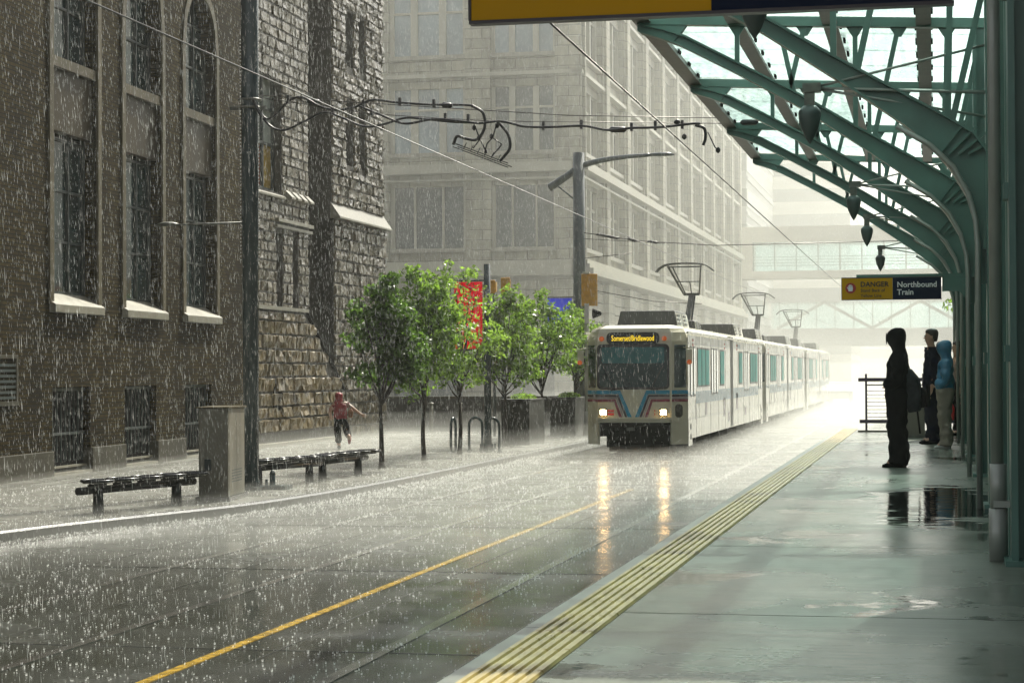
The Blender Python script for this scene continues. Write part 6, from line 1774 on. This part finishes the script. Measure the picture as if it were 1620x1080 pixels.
    for t, (p_, q_) in {'l': ((-0.04, -0.07, 0.05), (-0.03, 0.15, 0.03)), 'r': ((0.245, -0.25, 0.33), (0.25, -0.36, 0.16))}.items():
        MB().tube([p_, tuple((Vector(p_) + Vector(q_)) / 2), q_], [0.045, 0.048, 0.03], 10).build('shoe', M['red'] if t == 'r' else M['blk'], e, world=False)
    # shoulder bag strap and small bag at the right hip
    return e
runner()
sb = empty('shoulder_bag', (-15.25, 50.95, 1.10), rz=0.25, label='brown bag slung on the running person', cat='bag')
b = MB(); b.loft([[(0.02, -0.12, -0.14), (0.12, -0.12, -0.14), (0.12, 0.1, -0.14), (0.02, 0.1, -0.14)], [(0.0, -0.14, 0.02), (0.14, -0.14, 0.02), (0.14, 0.12, 0.02), (0.0, 0.12, 0.02)], [(0.04, -0.1, 0.10), (0.10, -0.1, 0.10), (0.10, 0.1, 0.10), (0.04, 0.1, 0.10)]])
b.build('bag', mk('brown_leather', (0.22, 0.09, 0.03), 0.4, var=0.2), sb, world=False, bevel=0.02)
MB().tube(sm([(0.07, -0.08, 0.08), (-0.02, 0.02, 0.30), (-0.2, 0.12, 0.28)], 5), 0.012, 5).build('strap', M['hair'], sb, world=False)

# ================================================================== RAIN, SPLASHES, HAZE
def rain(n, smin, smax, wmin, wmax, ylo, yhi, seed, name):
    r_ = np.random.default_rng(seed)
    out = []
    got = 0
    while got < n:
        k = (n - got) * 3 + 1000
        # uniform in the volume seen (with a margin), left of the canopy eave
        t = r_.random(k)
        y = (ylo ** 2.3 + (yhi ** 2.3 - ylo ** 2.3) * t) ** (1 / 2.3)
        x = -y * r_.uniform(0.0, 0.60, k) + 0.5
        z = 2.15 + y * r_.uniform(-0.20, 0.24, k)
        ok = (z > 0.15) & (x > -60) & ((x < -3.35) | (y > 39.5)) & ~((x < -16.5) & (y < 48.5)) & ~((x < -18.2) & (y < 67)) & ~((np.abs(x + 7.42) < 1.35) & (y > 49.8) & (y < 123) & (z < 3.4)) & ~((x < -18.3) & (y > 104.5))
        p = np.stack([x, y, z], 1)[ok]
        out.append(p); got += len(p)
    c = np.concatenate(out)[:n]
    L_ = (smin + (smax - smin) * r_.random(n) ** 1.6)[:, None]; Wd = r_.uniform(wmin, wmax, n)[:, None] * 0.5
    dirv = np.stack([r_.normal(0.055, 0.025, n), r_.normal(0.0, 0.02, n), np.full(n, -1.0)], 1); dirv /= np.linalg.norm(dirv, axis=1)[:, None]
    top = c - dirv * L_ * 0.5; bot = c + dirv * L_ * 0.5; mid = c + dirv * L_ * 0.18
    vs = [top]
    for a in (0, 2.094, 4.189):
        vs.append(mid + np.stack([np.cos(a) * Wd[:, 0], np.sin(a) * Wd[:, 0], np.zeros(n)], 1))
    vs.append(bot)
    V = np.stack(vs, 1).reshape(-1, 3)
    base = (np.arange(n) * 5)[:, None]
    F = np.concatenate([base + np.array([[0, 1, 2]]), base + np.array([[0, 2, 3]]), base + np.array([[0, 3, 1]]), base + np.array([[4, 2, 1]]), base + np.array([[4, 3, 2]]), base + np.array([[4, 1, 3]])], 0)
    o = npmesh(name, V, F, M['water'], smooth=True)
    return o
o = rain(32000, 0.02, 0.085, 0.0009, 0.0021, 6, 30, 5, 'rain')
o2 = rain(190000, 0.03, 0.15, 0.0019, 0.0046, 30, 108, 6, 'rain')
tag(o, 'fine bright rain streaks falling in the near street', 'rain', kind='stuff'); tag(o2, 'dense rain falling over the tram, trees and far street', 'rain', kind='stuff')
def splashes(n, seed):
    r_ = np.random.default_rng(seed)
    y = 13 + (75 - 13) * r_.random(n) ** 1.15
    x = r_.uniform(-17.5, -3.3, n)
    # more of them on the kerb, gutter and rails
    kx = np.interp(y, [p[1] for p in KERB], [p[0] for p in KERB])
    pick = r_.random(n)
    x = np.where(pick < 0.16, kx + r_.normal(0.35, 0.35, n), x)
    wet = np.sin(y * 1.7) + np.sin(y * 0.61 + 1) + np.sin(y * 4.3) * 0.6 > 0.1     # splashes gather in broken runs along the rails
    x = np.where((pick > 0.86) & (pick < 0.92) & wet, -4.15 + r_.normal(0, 0.08, n), x)
    x = np.where((pick >= 0.92) & (pick < 0.96) & wet, -6.66 + r_.normal(0, 0.08, n), x)
    x = np.where((pick >= 0.96) & ~wet, -8.30 + r_.normal(0, 0.08, n), x)
    z = np.where(x < kx - 0.02, 0.132, 0.004)
    V = []; F = []
    ns = 4
    s = (0.005 + 0.018 * r_.random(n) ** 2.5) * np.clip(y / 30, 0.6, 1.2)
    vs = []; fs = []
    for k in range(ns):
        a = 2 * pi * (k + r_.random(n)) / ns
        ca, sa = np.cos(a), np.sin(a)
        r0 = s * 0.25; r1 = s * 0.65; wv = s * 0.10 + 0.0008
        bx, by = x + ca * r0, y + sa * r0
        p0 = np.stack([bx - sa * wv, by + ca * wv, z], 1); p1 = np.stack([bx + sa * wv, by - ca * wv, z], 1)
        p3 = np.stack([bx + ca * wv * 1.6, by + sa * wv * 1.6, z], 1)
        p2 = np.stack([x + ca * r1, y + sa * r1, z + s * r_.uniform(0.9, 2.2, n)], 1)
        vs += [p0, p1, p2, p3]
    V = np.stack(vs, 1).reshape(-1, 3)
    base = (np.arange(n * ns) * 4)[:, None]
    F = np.concatenate([base + np.array([[0, 1, 2]]), base + np.array([[1, 3, 2]]), base + np.array([[3, 0, 2]])], 0)
    return npmesh('rain_splashes', V, F, M['water'])
tag(splashes(48000, 8), 'tiny crowns of water thrown up where drops hit road and pavement', 'splashes', kind='stuff')

def volbox(name, x0, x1, y0, y1, z0, z1, m, label):
    o = MB().box(x0, x1, y0, y1, z0, z1).build(name, m, kind='stuff', label=label, cat='mist')
    return o
HAZE = (0.97, 0.98, 0.93)
volbox('haze', -325, 325, -65, 645, -1.0, 62, volmat('rain_haze', HAZE, 0.0004, 0.5), 'pale rain haze filling the street')
volbox('ground_spray', -18.0, -2.2, 22, 190, -0.2, 0.30, volmat('spray_low', HAZE, 0.052, 0.5), 'low white spray hugging the road and pavement')
volbox('ground_spray', -18.1, -9.2, 45, 69, -0.3, 0.60, volmat('spray_walk', HAZE, 0.016, 0.5), 'knee high spray on the far pavement beyond the benches')
volbox('ground_spray', -18.12, -2.3, 60, 192, -0.32, 0.85, volmat('spray_mid', HAZE, 0.014, 0.5), 'knee high spray along the rear of the tram')
for k_, (zt_, dn_) in enumerate(((1.3, 0.0065), (2.6, 0.0040), (4.2, 0.0022), (6.6, 0.0012))):
    volbox('spray_cloud', -18.15 - 0.02 * k_, -0.5 + 0.02 * k_, 72 + 3 * k_, 170 - 9 * k_, -0.4 - 0.02 * k_, zt_, volmat('spray_far_%d' % k_, HAZE, dn_, 0.5), 'white spray cloud around the rear tram cars')
volbox('rain_mist', -150, 120, 64, 560, -0.5, 60.5, volmat('mist_far', HAZE, 0.0025, 0.5), 'thicker rain mist over the far half of the street')
